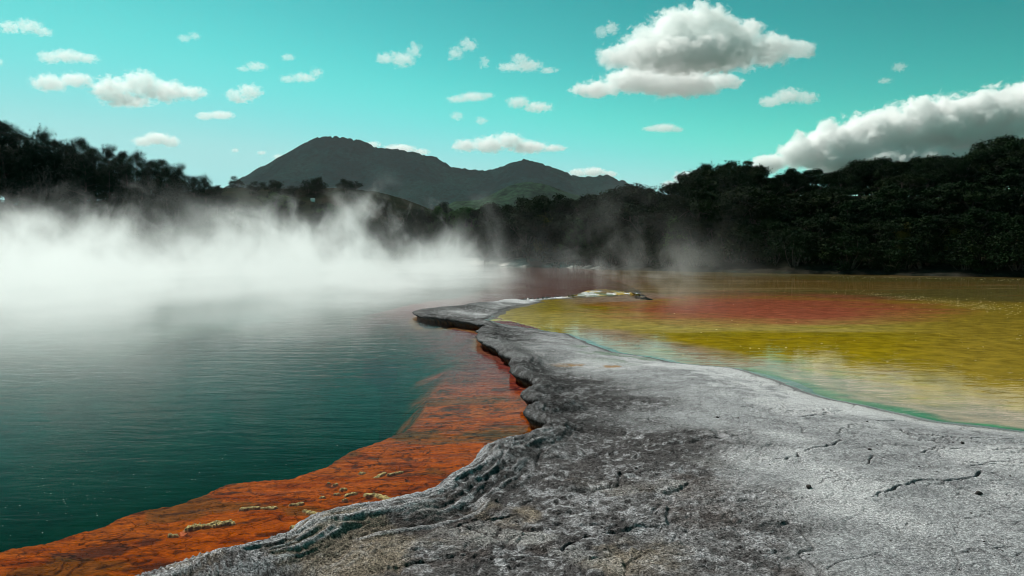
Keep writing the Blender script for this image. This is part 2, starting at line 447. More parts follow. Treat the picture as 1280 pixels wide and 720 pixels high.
# ------------------------------------------------------------------ orange shelf
def deepcol(d):
    return mx(np.ones((len(d), 3)) * np.array([.0008, .015, .008]), [.003, .050, .042], sm(2.8, 12, d))
def shelf_z(x, y, dO):
    warp = fbm(x * 1.5, y * 1.5, 3, 401)
    lay = fbm(x * 1.1 + .8 * warp, y * 2.0 + .8 * warp, 4, 403)
    q = lay * 9; st = (np.floor(q) + sm(.78, 1.0, q - np.floor(q))) / 9
    z = -.020 - .045 * sm(1.6, 0, dO) + (st - .5) * .085
    z += (fbm(x * 9, y * 13, 3, 405, .6) - .5) * .016
    z = np.minimum(z, -.006)
    slope = 1.6 - 1.35 * sm(8.3, 13.0, y)
    z = np.where(dO < 0, np.maximum(z + dO * slope - .02 * sm(0, -.1, dO), -1.31), z)
    return z, st, lay
def build_shelf():
    rows = list(np.arange(332, 400, .6)) + list(np.arange(400, 735, 1.0)) + list(np.arange(735, 950, 6)) + list(np.arange(950, 1900, 50))
    V, Q = fan(-420, 800, 2.0, rows)
    ins = inside(V, SHELF)
    f = ins[Q].any(1); grow = np.zeros(len(V), bool); grow[Q[f].ravel()] = True
    for _ in range(28):
        f = grow[Q].any(1); grow[Q[f].ravel()] = True
    used, Q = compact(V, Q, grow[Q].all(1)); V = V[used]; ins = ins[used]
    dO, _, _ = pdist(V, OUTER); dO = np.where(ins, dO, -dO)
    dR, _, _ = pdist(V, RIM)
    x, y = V.T
    z, st, lay = shelf_z(x, y, dO)
    px, py = proj(x, y, z)
    g = fbm(x * 5, y * 8, 4, 411, .6)
    c = np.ones((len(x), 3)) * np.array([.62, .125, .006])
    c = mx(c, [.62, .15, .012], sm(.5, .66, fbm(x * 2.2, y * 2.2, 4, 413)) * .55)
    c = mx(c, [.36, .055, .006], sm(.45, .65, g) * .7)
    c = mx(c, [.10, .035, .025], sm(.57, .66, fbm(x * 1.5 + 3, y * 2.6, 5, 415, .6)) * .8)
    c = mx(c, [.20, .10, .02], sm(.60, .68, fbm(x * 1.2 + 13, y * 1.9, 4, 417)) * .6)
    q = lay * 9; fr = q - np.floor(q)
    c = mx(c, [.06, .02, .015], sm(.74, .84, fr) * sm(1.0, .9, fr) * .75 * sm(.35, .55, g + .1))
    c = mx(c, [.20, .036, .07], sm(535, 430, py) * .88)  # far purple: sky and steam reflection painted into the bed colour
    c = mx(c, [.66, .36, .10], sm(.16, .05, dR) * sm(470, 400, py) * .6)
    c = mx(c * np.array([.78, .72, .7]), farcol(x, y, px), sm(384, 368, py))
    wd = .34 + 1.0 * sm(475, 430, py)
    dep = sm(wd * .75 - .15, -wd - .2, dO - .3 * (g - .5) - wd * 1.2 * (fbm(x * 1.2, y * .6, 3, 431) - .5))
    deep = deepcol(-dO); green = np.array([.006, .026, .009]) + (deep - np.array([.006, .026, .009])) * sm(-.2, -.8, dO)[:, None]
    c = c + (green - c) * dep[:, None]
    me = np_mesh('orange_shelf', np.column_stack([V, z]), Q, cols=np.clip(c, .003, .8), attrs={'dep': dep})
    m, nt = mat('orange antimony bed'); b = bsdf(nt, 1, 0); oc = objco(nt)
    a = N(nt, 'ShaderNodeAttribute', _attribute_name='col').outputs['Color']; dpt = N(nt, 'ShaderNodeAttribute', _attribute_name='dep').outputs['Fac']
    wv_ = nt.nodes.new('ShaderNodeVectorMath'); wv_.operation = 'MULTIPLY_ADD'; L(nt, noise(nt, oc, 3.0, 4, .6, 0, True), wv_.inputs[0]); wv_.inputs[1].default_value = (.5, .5, 0); L(nt, objco(nt, (1, 1.6, 0)), wv_.inputs[2])
    def vor(sc):
        v = N(nt, 'ShaderNodeTexVoronoi', Scale=sc, _feature='DISTANCE_TO_EDGE'); L(nt, wv_.outputs[0], v.inputs['Vector']); return v.outputs['Distance']
    on = mapr(nt, noise(nt, oc, 1.6, 3, .5), .42, .58)
    k1 = math_(nt, 'MULTIPLY', mapr(nt, vor(3.6), .0, .045, 1, 0), on); k2 = math_(nt, 'MULTIPLY', mapr(nt, vor(9.0), .0, .07, 1, 0), mapr(nt, noise(nt, oc, 2.3, 3, .5), .45, .6))
    ckk = math_(nt, 'MULTIPLY', math_(nt, 'MAXIMUM', k1, math_(nt, 'MULTIPLY', k2, .7)), math_(nt, 'SUBTRACT', 1.0, dpt))
    s1 = math_(nt, 'MULTIPLY', mapr(nt, noise(nt, oc, 14, 6, .68), .3, .7, .6, 1.35, False), mapr(nt, noise(nt, objco(nt, (1, 2.2, 1)), 40, 4, .7), .32, .68, .75, 1.25, False))
    s1 = math_(nt, 'MULTIPLY', s1, math_(nt, 'SUBTRACT', 1.0, math_(nt, 'MULTIPLY', ckk, .7)))
    vm = nt.nodes.new('ShaderNodeVectorMath'); vm.operation = 'SCALE'; L(nt, a, vm.inputs[0]); L(nt, s1, vm.inputs['Scale']); L(nt, vm.outputs[0], b.inputs['Base Color'])
    h = bump(nt, noise(nt, objco(nt, (1, 1.7, 1)), 12, 7, .7), 1.0, .09); h = bump(nt, ckk, -.8, .03, h); L(nt, h, b.inputs['Normal'])
    o = link('orange_shelf', me, m); tag(o, 'bright orange mineral shelf just under the water along the grey rim', 'shelf', kind='structure')
build_shelf()

# ------------------------------------------------------------------ shore line and ground sheet
shore_px = [(1700, 353), (1280, 345.5), (1140, 343), (1000, 340.5), (860, 338), (760, 336), (700, 334), (640, 333), (560, 333), (420, 333.5), (300, 334), (150, 335), (0, 336)]
S0 = gnd(*np.array(shore_px).T, 0.0)
SHORE = roughen(chaikin(np.vstack([[62, -12], [60, 25], S0, [-66, 66], [-74, 45], [-60, 18], [-30, -2], [-16, -12]]), 1), 1.6, .15, 55, 1.0)
SHOREP = np.vstack([SHORE, [[-16, -14], [62, -14]]])
def shoreY(px):
    return float(np.interp(px, [p[0] for p in shore_px[::-1]], [H * F / (p[1] - HORIZ) for p in shore_px[::-1]]))
def ground_z(x, y):
    X = np.stack([np.atleast_1d(x), np.atleast_1d(y)], 1).astype(float)
    d, _, _ = pdist(X, np.vstack([SHOREP, SHOREP[:1]])); ins = inside(X, SHOREP); d = np.where(ins, -d, d)
    x, y = X.T
    n = fbm(x * .15, y * .15, 4, 501) - .5
    out = .08 + .75 * sm(0, 3.5, d) + 1.2 * sm(3, 20, d) + n * .9 * sm(0, 5, d)
    out += 6.0 * sm(-15, -55, x) * sm(78, 110, y) * sm(-30, 20, y)       # pine hill
    out += 5.5 * sm(4, 30, x) * sm(4, 38, d) * sm(20, 50, y)                 # right bank
    out += 2.5 * sm(8, 40, x) * sm(99, 125, y)
    out += 12.0 * np.exp(-(((x + 36) / 34) ** 2 + ((y - 250) / 42) ** 2))
    out += 10.0 * np.exp(-(((x + 86) / 32) ** 2 + ((y - 235) / 50) ** 2))
    out += (fbm(x * .012, y * .012, 4, 503) - .35) * 26 * sm(200, 700, np.hypot(x, y))
    inn = -.02 - 1.28 * sm(.2, 3.0, -d)
    return np.where(d > 0, out, inn), d
def build_ground():
    s = np.linspace(-1, 1, 521)
    ax = np.sign(s) * (np.sinh(np.abs(s) * 6.0) / math.sinh(6.0)) * 9000
    X, Y = np.meshgrid(ax, ax + 70); x = X.ravel(); y = Y.ravel()
    z, d = ground_z(x, y)
    i = np.arange(len(x)).reshape(X.shape)
    Q = np.stack([i[:-1, :-1], i[:-1, 1:], i[1:, 1:], i[1:, :-1]], -1).reshape(-1, 4)
    g = fbm(x * .4, y * .4, 4, 511); g2 = fbm(x * .05, y * .05, 4, 513)
    c = np.ones((len(x), 3)) * np.array([.010, .014, .008])
    c = mx(c, [.026, .022, .013], sm(.5, .65, g) * .6)
    bare = sm(.42, .62, fbm(x * .05, y * .07, 4, 515)) * np.exp(-(((x + 34) / 20) ** 2 + ((y - 240) / 30) ** 2)) * 1.4
    c = mx(c, [.07, .042, .036], bare * .8)
    bank = sm(4.5, 1.0, d) * sm(-.5, .2, d) * sm(13, 6, x) * sm(-30, -5, x) * sm(60, 75, y)
    c = mx(c, [.55, .53, .50], bank * sm(.40, .55, g + .1))
    c = mx(c, [.035, .03, .025], sm(3.0, .3, d) * sm(-.5, .1, d) * (1 - bank) * .8)
    wet = z < -.3; c[wet] = deepcol(pdist(np.stack([x[wet], y[wet]], 1), OUTER)[0])
    me = np_mesh('ground', np.column_stack([x, y, z]), Q, cols=c)
    o = link('ground', me, bed_material('forest floor and pool floor', 1.3, .8)); tag(o, 'dark scrubby ground around and beyond the pools', 'ground', kind='structure')
build_ground()

# ------------------------------------------------------------------ yellow shallow bed
def build_terrace_bed():
    rows = list(np.arange(332, 420, .6)) + list(np.arange(420, 620, 1.3))
    V, Q = fan(585, 1720, 2.2, rows)
    ins = inside(V, SINTER); dE, _, _ = pdist(V, EDGE); dRr, _, _ = pdist(V, RIM)
    x, y = V.T
    px, py = proj(x, y, 0 * x)
    ok = (~ins | (dE < .6))
    xsplit = np.interp(y, [0, 33, 40, 80, 95], [-99, 5.2, 5.6, 6.5, 6.5])
    ok &= (x > xsplit - .3) & ((y > 33.5) | (dE < dRr + .02) | (x > 5.4))
    used, Q = compact(V, Q, ok[Q].all(1)); sel = used
    V = V[sel]; x, y, dE, px, py, ins, xs = x[sel], y[sel], dE[sel], px[sel], py[sel], ins[sel], xsplit[sel]
    dd = np.where(ins, -dE, dE)
    z = -.012 - .075 * sm(0, 1.6, dd) + (fbm(x * .8, y * .8, 4, 601) - .5) * .03
    z = np.minimum(z, -.008); z = np.where(ins, -.02, z)
    g = fbm(x * .35, y * 1.0, 5, 603, .55); g2 = fbm(x * 1.4, y * 3.2, 4, 605, .6)
    c = np.ones((len(x), 3)) * np.array([.25, .195, .006])
    c = mx(c, [.22, .165, .008], sm(.45, .65, g2) * .7)
    c = mx(c, [.22, .19, .015], sm(.50, .68, g) * .6)
    # olive / pale band ahead of the red patch
    c = mx(c, [.34, .30, .10], sm(415, 404, py + (g - .5) * 26) * sm(382, 392, py) * sm(1250, 1000, px) * .75)
    c = mx(c, [.24, .18, .03], sm(1080, 1230, px) * .7)
    ex = (px - 958) / 205; ey = (py - 383 - (px - 968) * .012) / 17.5
    rd = ex * ex + ey * ey + (g - .5) * 1.5 + (g2 - .5) * .6
    brownish = sm(372, 364, py - (px - 900) * .018 + (g - .5) * 8)
    c = c + (farcol(x, y, px) - c) * (brownish * .95)[:, None]
    c = mx(c, [.29, .075, .052], sm(1.8, .0, rd) * .92)
    # grey silty margin with reflected sky painted in, & green algae by the near shore
    silt_glare = sm(2.6, .9, dd + (fbm(x * .8, y * .8, 4, 631) - .5) * 3.0) * sm(690, 740, px)
    c = mx(c, [.27, .205, .17], silt_glare * .85)
    al = sm(.62, .30, dd + (g2 - .5) * .55) * sm(915, 945, px) * (.55 + .45 * sm(1000, 1200, px))
    c = mx(c, [.02, .13, .045], al * .95)
    c = mx(c, [.45, .36, .05], sm(.10, .03, dd) * sm(.5, .6, fbm(x * 5, y * 5, 3, 611)) * sm(915, 945, px) * .7)
    me = np_mesh('shallow_bed', np.column_stack([V, z]), Q, cols=np.clip(c, .004, .8))
    o = link('shallow_bed', me, bed_material('yellow sulphur bed', 3.0, .3)); tag(o, 'yellow and rust red mineral bed under the shallow right pool', 'pool bed', kind='structure')
build_terrace_bed()

# ------------------------------------------------------------------ water
def water_material(name, rip, tintc, ior=1.33, refl=1.0):
    m, nt = mat(name)
    oc = objco(nt); o = nt.nodes.new('ShaderNodeOutputMaterial')
    w1 = noise(nt, objco(nt, (.55, 1.5, 1)), 2.2, 3, .55, .4); w2 = noise(nt, objco(nt, (.6, 1.6, 1)), 9, 3, .5, .2)
    gust = mapr(nt, noise(nt, objco(nt, (.05, .12, 1)), 1.0, 3, .5), .35, .65, .45, 1.25)
    hh = math_(nt, 'MULTIPLY', math_(nt, 'ADD', w1, math_(nt, 'MULTIPLY', w2, .3)), gust)
    nb = bump(nt, hh, 1.0, rip)
    fr = N(nt, 'ShaderNodeFresnel', IOR=ior); L(nt, nb, fr.inputs['Normal'])
    tr = N(nt, 'ShaderNodeBsdfTransparent'); tr.inputs[0].default_value = (*tintc, 1)
    gl = N(nt, 'ShaderNodeBsdfGlossy', Roughness=.03); gl.inputs[0].default_value = (1, 1, 1, 1); L(nt, nb, gl.inputs['Normal'])
    mxn = nt.nodes.new('ShaderNodeMixShader'); L(nt, math_(nt, 'POWER', fr.outputs[0], refl), mxn.inputs[0]); L(nt, tr.outputs[0], mxn.inputs[1]); L(nt, gl.outputs[0], mxn.inputs[2])
    L(nt, mxn.outputs[0], o.inputs[0])
    return m
def build_water():
    # dividing line follows the middle of the sinter, then runs on to the far shore
    mid = [(-14, -14), (0, -3), (.2, 6), (1.5, 9.5), (.9, 13), (1.0, 18), (-.6, 22.5), (-.2, 27), (3.2, 33), (6.0, 36), (6.4, 60), (6.5, 95)]
    left = mid + [(-10, 96), (-50, 92), (-80, 70), (-82, 40), (-64, 10), (-34, -8)]
    right = list(reversed(mid[1:])) + [(0, -14), (70, -14), (70, 40), (52, 62), (30, 78)]
    for nm, poly, m, lb in (('hot_pool_water', left, water_material('hot spring water', .009, (.93, .98, .96), 1.33, 2.1), 'steaming teal green water of the deep hot pool'),
                            ('shallow_pool_water', right, water_material('shallow water', .0022, (.97, .97, .93), 1.33, 1.55), 'clear still water over the yellow shallows')):
        me = bpy.data.meshes.new(nm); me.from_pydata([(a, b, 0.0) for a, b in poly], [], [list(range(len(poly)))]); me.update()
        if me.polygons[0].normal.z < 0: me.flip_normals()
        tag(link(nm, me, m), lb, 'water', kind='structure')
build_water()

# ------------------------------------------------------------------ mountain and hills
def ridge_mesh(name, prof, Y, depth_front, depth_back, zfoot, fuzz, dx, color, seed, label, kind_cat, spur=.35):
    """a hill whose crest follows the skyline prof (px,py) at distance Y"""
    P = np.array(prof, float); cx, _, cz = at(P[:, 0], P[:, 1], Y)
    xs = np.arange(cx[0], cx[-1], dx); ys = np.concatenate([np.arange(-depth_front, 0, dx), np.arange(0, depth_back, dx * 3)])
    X, D = np.meshgrid(xs, ys); x = X.ravel(); d = D.ravel()
    crest = np.interp(x, cx, cz)
    k = np.where(d < 0, np.clip(1 + d / depth_front, 0, 1), np.clip(1 - d / depth_back, 0, 1))
    sp_ = ridged(x / 420.0 + .3 * fbm(x / 300, d / 300, 2, seed), d / 900.0, 3, seed)
    body = k ** (1.25 - .5 * spur) * (1 - spur * (1 - sp_) * np.sin(np.pi * np.clip(k, 0, 1)) * 1.3)
    z = zfoot + (crest - zfoot) * body
    z = z + fuzz * (nr.random(len(x)) - .3) + fuzz * 1.2 * (fbm(x / 28, d / 28, 3, seed + 3) - .5)
    i = np.arange(len(x)).reshape(X.shape)
    Q = np.stack([i[:-1, :-1], i[:-1, 1:], i[1:, 1:], i[1:, :-1]], -1).reshape(-1, 4)
    g = fbm(x / 60, d / 60, 4, seed + 7)
    c = np.ones((len(x), 3)) * np.array(color[0]); c = mx(c, color[1], sm(.4, .65, g)); c = mx(c, color[2], sm(.6, .7, fbm(x / 200, d / 260, 3, seed + 8)) * .7)
    me = np_mesh(name, np.column_stack([x, Y + d, z]), Q, cols=c)
    m, nt = mat(name + ' cover'); b = bsdf(nt, 1, 0)
    a = N(nt, 'ShaderNodeAttribute', _attribute_name='col').outputs['Color']; oc = objco(nt)
    k2 = mapr(nt, noise(nt, oc, .075, 4, .75), .33, .67, .2, 1.9, False)
    vm = nt.nodes.new('ShaderNodeVectorMath'); vm.operation = 'SCALE'; L(nt, a, vm.inputs[0]); L(nt, k2, vm.inputs['Scale']); L(nt, vm.outputs[0], b.inputs['Base Color'])
    o = link(name, me, m); tag(o, label, kind_cat, kind='structure')
    return o
ridge_mesh('mountain', [(150, 300), (230, 262), (275, 243), (297, 238), (303, 224), (330, 209), (358, 192), (384, 178), (398, 172.5), (408, 172), (430, 173.5), (452, 177), (466, 184), (480, 186.5), (500, 188), (515, 191), (530, 195.5), (545, 199),
    (560, 206), (575, 211), (600, 214), (618, 212), (634, 206), (648, 201.5), (658, 201), (672, 204), (690, 210), (708, 217), (722, 222), (736, 222), (750, 220), (762, 220.5), (775, 226), (800, 238), (860, 258), (950, 290)], 2600, 1150, 900, 8, 9.0, 7.0,
    [(.001, .010, .0105), (.002, .017, .0165), (.005, .022, .019)], 701, 'forested dark green mountain with a rounded peak on the skyline', 'mountain')
ridge_mesh('hill', [(420, 300), (480, 286), (545, 262), (570, 252), (600, 250), (625, 238), (648, 229), (662, 227), (685, 232), (720, 244), (790, 262), (860, 290)], 1250, 420, 300, 6, 1.5, 5.0,
    [(.014, .030, .019), (.020, .040, .022), (.009, .02, .014)], 731, 'low green pasture hill in front of the forested mountain', 'hill', .2)

# ------------------------------------------------------------------ trees
def tube(V, Q, a, b, ra, rb, n=7, bend=0.0):
    a = Vector(a); b = Vector(b); d = (b - a)
    if d.length < 1e-4: return
    up = Vector((0, 0, 1)) if abs(d.normalized().z) < .95 else Vector((1, 0, 0))
    s = d.cross(up).normalized(); t = s.cross(d).normalized()
    off = Vector((rnd.uniform(-1, 1), rnd.uniform(-1, 1), rnd.uniform(-.3, .6))) * bend * d.length
    base = len(V); seg = 5
    for k in range(seg + 1):
        f = k / seg; c = a + d * f + off * math.sin(f * math.pi); r = ra + (rb - ra) * f
        if k == 0 and ra > .12: r *= 1.25
        for j in range(n):
            an = 2 * math.pi * j / n; V.append(c + (s * math.cos(an) + t * math.sin(an)) * r)
    for k in range(seg):
        for j in range(n):
            Q.append((base + k * n + j, base + k * n + (j + 1) % n, base + (k + 1) * n + (j + 1) % n, base + (k + 1) * n + j))

def leaf_cloud(centers, radii, per, size, flat=.75, seed=0, up=.35):
    g = np.random.default_rng(seed); Vs = []; Ts = []; sh = []; base = 0
    for (c, r, nn) in zip(centers, radii, per):
        u = g.normal(size=(nn, 3)); u /= np.linalg.norm(u, axis=1)[:, None]
        rad = r * (.35 + .65 * g.random(nn) ** .5) * (1 + .28 * g.normal(size=nn))
        p = np.array(c) + u * rad[:, None] * np.array([1, 1, flat])
        nrm = u * .6 + g.normal(size=(nn, 3)) * .7 + np.array([0, 0, up]); nrm /= np.linalg.norm(nrm, axis=1)[:, None]
        tan = np.cross(nrm, g.normal(size=(nn, 3))); tan /= np.linalg.norm(tan, axis=1)[:, None]; bt = np.cross(nrm, tan)
        s = size * (.6 + .9 * g.random(nn))[:, None]
        a = p - tan * s * .9; b = p + bt * s * .42; d = p + tan * s * .9; e = p - bt * s * .42
        Vs.append(np.stack([a, b, d, e], 1).reshape(-1, 3))
        i = base + 4 * np.arange(nn); Ts.append(np.stack([i, i + 1, i + 2, i + 3], 1)); base += 4 * nn
        sh.append(np.repeat(np.clip(g.normal(.5, .22) + g.normal(size=nn) * .12, 0, 1), 4))
    return np.vstack(Vs), np.vstack(Ts), np.concatenate(sh)

def leaf_mat(name, a, b, c):
    m, nt = mat(name); bs = bsdf(nt, .8, .03)
    f = N(nt, 'ShaderNodeAttribute', _attribute_name='shade').outputs['Fac']
    oi = nt.nodes.new('ShaderNodeObjectInfo').outputs['Random']
    c1 = mixc(nt, f, a, b); c2 = mixc(nt, math_(nt, 'MULTIPLY', mapr(nt, oi, .45, 1, 0, .8), f), c1, c); L(nt, c2, bs.inputs['Base Color'])
    return m
M_BROAD = leaf_mat('dark broadleaf', (.005, .012, .005), (.012, .027, .009), (.022, .029, .009))
M_PINE = leaf_mat('pine needles', (.006, .016, .010), (.012, .030, .016), (.015, .028, .013))
M_SCRUB = leaf_mat('scrub leaves', (.012, .018, .010), (.028, .034, .016), (.050, .042, .020))
M_GREEN = leaf_mat('fresh green leaves', (.022, .060, .016), (.045, .100, .025), (.060, .110, .020))
M_GOLD = leaf_mat('yellowing leaves', (.050, .055, .014), (.110, .090, .020), (.120, .070, .018))
mb, nt = mat('bark'); b_ = bsdf(nt, .9, .1); oc = objco(nt, (1, 1, .25)); L(nt, mixc(nt, noise(nt, oc, 6, 5, .7), (.025, .02, .016), (.11, .09, .075)), b_.inputs['Base Color']); L(nt, bump(nt, noise(nt, oc, 14, 4, .7), .8, .05), b_.inputs['Normal'])

def make_tree_meshes(kind, seed):
    """meshes of a tree 10 m tall (5 m for shrubs): trunk with limbs, crown"""
    global rnd
    rnd = random.Random(seed); V = []; Q = []; cs = []; rs = []
    if kind == 'broad':
        h = 10.0; fork = rnd.uniform(2.2, 3.4); tube(V, Q, (0, 0, -.6), (0, 0, fork), .30, .24, 9, .04)
        n = rnd.randint(5, 7)
        for i in range(n):
            an = 2 * math.pi * i / n + rnd.uniform(-.4, .4); rr = rnd.uniform(1.2, 2.3); zz = rnd.uniform(5.0, 7.4)
            mid = (rr * math.cos(an), rr * math.sin(an), zz); tube(V, Q, (0, 0, fork - .1), mid, .16, .08, 6, .12)
            for j in range(rnd.randint(3, 4)):
                a2 = an + rnd.uniform(-1, 1); r2 = rr + rnd.uniform(.2, 1.7); z2 = min(9.2, zz + rnd.uniform(-1.6, 2.0))
                z2 = min(z2, 9.3 - .22 * r2 * r2 * .6)
                tip = (r2 * math.cos(a2), r2 * math.sin(a2), z2); tube(V, Q, mid, tip, .07, .025, 5, .1)
                cs.append(tip); rs.append(rnd.uniform(.75, 1.25))
        for i in range(6):
            a2 = rnd.uniform(0, 6.28); r2 = rnd.uniform(0, 1.4); cs.append((r2 * math.cos(a2), r2 * math.sin(a2), rnd.uniform(7.6, 9.1))); rs.append(rnd.uniform(.7, 1.05))
        for i in range(5):
            a2 = rnd.uniform(0, 6.28); r2 = rnd.uniform(1.6, 3.0); cs.append((r2 * math.cos(a2), r2 * math.sin(a2), rnd.uniform(2.6, 4.6))); rs.append(rnd.uniform(.8, 1.2))
        per = [int(260 * r * r) + 60 for r in rs]; size = .19; flat = .68
    elif kind == 'pine':
        h = 10.0; lean = (rnd.uniform(-.4, .4), rnd.uniform(-.4, .4)); tube(V, Q, (0, 0, -.6), (lean[0], lean[1], 9.2), .24, .05, 8, .02)
        n = rnd.randint(22, 27)
        for i in range(n):
            f = i / (n - 1); z = 2.6 + 6.7 * f + rnd.uniform(-.25, .25); an = i * 2.4 + rnd.uniform(-.4, .4)
            r = (2.5 * (1 - f) ** .55 + .3) * rnd.uniform(.55, 1.15)
            tip = (lean[0] * z / 9.2 + r * math.cos(an), lean[1] * z / 9.2 + r * math.sin(an), z + .5)
            tube(V, Q, (lean[0] * z / 9.2, lean[1] * z / 9.2, z - .3), tip, .05, .018, 5, .05)
            cs.append(tip); rs.append(rnd.uniform(.65, 1.15))
            if r > 1.1: cs.append((tip[0] * .55, tip[1] * .55, tip[2] + .1)); rs.append(rnd.uniform(.4, .6))
        cs.append((lean[0], lean[1], 9.5)); rs.append(.42)
        per = [int(230 * r * r) + 50 for r in rs]; size = .13; flat = .8
    elif kind == 'shrub':
        h = 5.0
        for i in range(rnd.randint(7, 9)):
            an = rnd.uniform(0, 6.28); r = rnd.uniform(.3, 1.7); z = rnd.uniform(1.6, 4.2) * (1 - .12 * r)
            tip = (r * math.cos(an), r * math.sin(an), z); tube(V, Q, (rnd.uniform(-.2, .2), rnd.uniform(-.2, .2), -.4), tip, .07, .02, 5, .12); cs.append(tip); rs.append(rnd.uniform(.6, 1.0))
        for i in range(9):
            an = rnd.uniform(0, 6.28); r = rnd.uniform(.7, 2.0); cs.append((r * math.cos(an), r * math.sin(an), rnd.uniform(.4, 2.4))); rs.append(rnd.uniform(.55, .95))
        per = [int(190 * r * r) + 30 for r in rs]; size = .13; flat = .8
    LV, LQ, sh = leaf_cloud(cs, rs, per, size, flat, seed)
    tr = np_mesh('trunk', np.array([tuple(v) for v in V]), Q); tr.materials.append(mb)
    cr = np_mesh('crown', LV, LQ, smooth=False, attrs={'shade': sh})
    return tr, cr
PROTO = {}
def proto(kind, i, m):
    k = (kind, i, m.name)
    if k not in PROTO:
        base = ('base', kind, i)
        if base not in PROTO: PROTO[base] = make_tree_meshes(kind, {'broad': 100, 'pine': 200, 'shrub': 300}[kind] + i)
        tr, cr = PROTO[base]; c2 = cr.copy(); c2.materials.clear(); c2.materials.append(m); PROTO[k] = (tr, c2)
    return PROTO[k]
tr_rnd = random.Random(5)
def plant(name, kind, x, y, height, wide, m, label, cat, group=None, sink=.15, z=None):
    i = tr_rnd.randrange({'broad': 6, 'pine': 5, 'shrub': 5}[kind]); tr, cr = proto(kind, i, m)
    if z is None: z = float(ground_z(x, y)[0][0])
    e = bpy.data.objects.new(name, None); COL.objects.link(e); e.location = (x, y, z - sink); e.empty_display_size = .3
    s = height / {'broad': 9.9, 'pine': 10.0, 'shrub': 4.9}[kind]
    e.rotation_euler = (0, 0, tr_rnd.uniform(0, 6.28)); e.scale = (s * wide, s * wide, s)
    link('trunk', tr, None, e); link('crown', cr, None, e)
    tag(e, label, cat, group); return e

# right belt: skyline trees follow the photograph's outline
sky_r = [(610, 268), (635, 260), (655, 246), (680, 242), (705, 240), (740, 238), (765, 236), (788, 228), (812, 233), (838, 238), (858, 219), (880, 208), (905, 198), (930, 199), (950, 212), (972, 222), (992, 209), (1020, 208), (1048, 213),
         (1075, 199), (1100, 194), (1125, 197), (1142, 195), (1165, 191), (1185, 197), (1205, 188), (1228, 184), (1252, 168), (1275, 171), (1300, 172), (1340, 176), (1390, 180), (1440, 190), (1500, 200), (1560, 210)]
RIGHT_L = 'dark broadleaf tree in the dense belt along the far right shore'
def right_row(pxs, pyf, dist, wlo, whi):
    for px in pxs:
        Y = dist(px); x, _, zt = at(px, pyf(px), Y); zg = float(ground_z(x, Y)[0][0])
        plant('broadleaf_tree', 'broad', float(x), Y, float(zt) - zg + .15, tr_rnd.uniform(wlo, whi), M_BROAD, RIGHT_L, 'tree', 'broadleaf trees on the right shore', z=zg)
skyf = lambda px: float(np.interp(px, [p[0] for p in sky_r], [p[1] for p in sky_r]))
right_row([p[0] for p in sky_r], skyf, lambda px: 98 + tr_rnd.uniform(-5, 5), 1.1, 1.35)
right_row([p[0] + 13 + tr_rnd.uniform(-5, 5) for p in sky_r[:-1]], lambda px: skyf(px) + tr_rnd.uniform(3, 14), lambda px: 94 + tr_rnd.uniform(-4, 4), .95, 1.2)
right_row([p[0] + tr_rnd.uniform(-7, 7) for p in sky_r], lambda px: skyf(px) + tr_rnd.uniform(16, 34), lambda px: 89 + tr_rnd.uniform(-3, 3), 1.2, 1.5)
right_row([650 + k * 26 + tr_rnd.uniform(-9, 9) for k in range(35)], lambda px: skyf(px) * .62 + 300 * .38 + tr_rnd.uniform(-14, 14), lambda px: max(shoreY(px) + 8, .5 * shoreY(px) + 43) + tr_rnd.uniform(-3, 3), 1.1, 1.35)
right_row([665 + k * 29 + tr_rnd.uniform(-9, 9) for k in range(31)], lambda px: skyf(px) * .35 + 310 * .65 + tr_rnd.uniform(-10, 10), lambda px: shoreY(px) + tr_rnd.uniform(3.0, 5.0), 1.15, 1.4)
SHR_L = 'low dark shrub overhanging the waterline in front of the right tree belt'
for k in range(46):
    px = 690 + k * 20 + tr_rnd.uniform(-7, 7); Y = shoreY(px) + tr_rnd.uniform(.9, 2.4); x, _, _z = at(px, 300, Y)
    plant('shoreline_shrub', 'shrub', float(x), Y, tr_rnd.uniform(2.2, 3.9), tr_rnd.uniform(1.0, 1.35), M_BROAD, SHR_L, 'shrub', 'shrubs along the right waterline')
for px, py, m, lb in ((682, 262, M_GOLD, 'yellowing shrub below the skyline, leftmost one of the right tree belt'), (718, 264, M_GREEN, 'yellow green bushy shrub next to the yellowing shrub below the mountain'), (1132, 272, M_GOLD, 'golden brown shrub in the dark right trees, left one of two'),
                      (1186, 276, M_GOLD, 'rusty brown shrub in the dark right trees, right one of two'), (1165, 274, M_SCRUB, 'olive shrub between the golden and the rusty shrubs'), (1272, 288, M_GREEN, 'dull green shrub at the right end of the tree belt'), (845, 262, M_GREEN, 'small green shrub among dark trees below the skyline dip')):
    Y = shoreY(px) + 2.6; x, _, zt = at(px, py, Y); zg = float(ground_z(x, Y)[0][0])
    plant('leafy_shrub', 'shrub', float(x), Y, max(2.5, float(zt) - zg), .62, m, lb, 'shrub', z=zg)

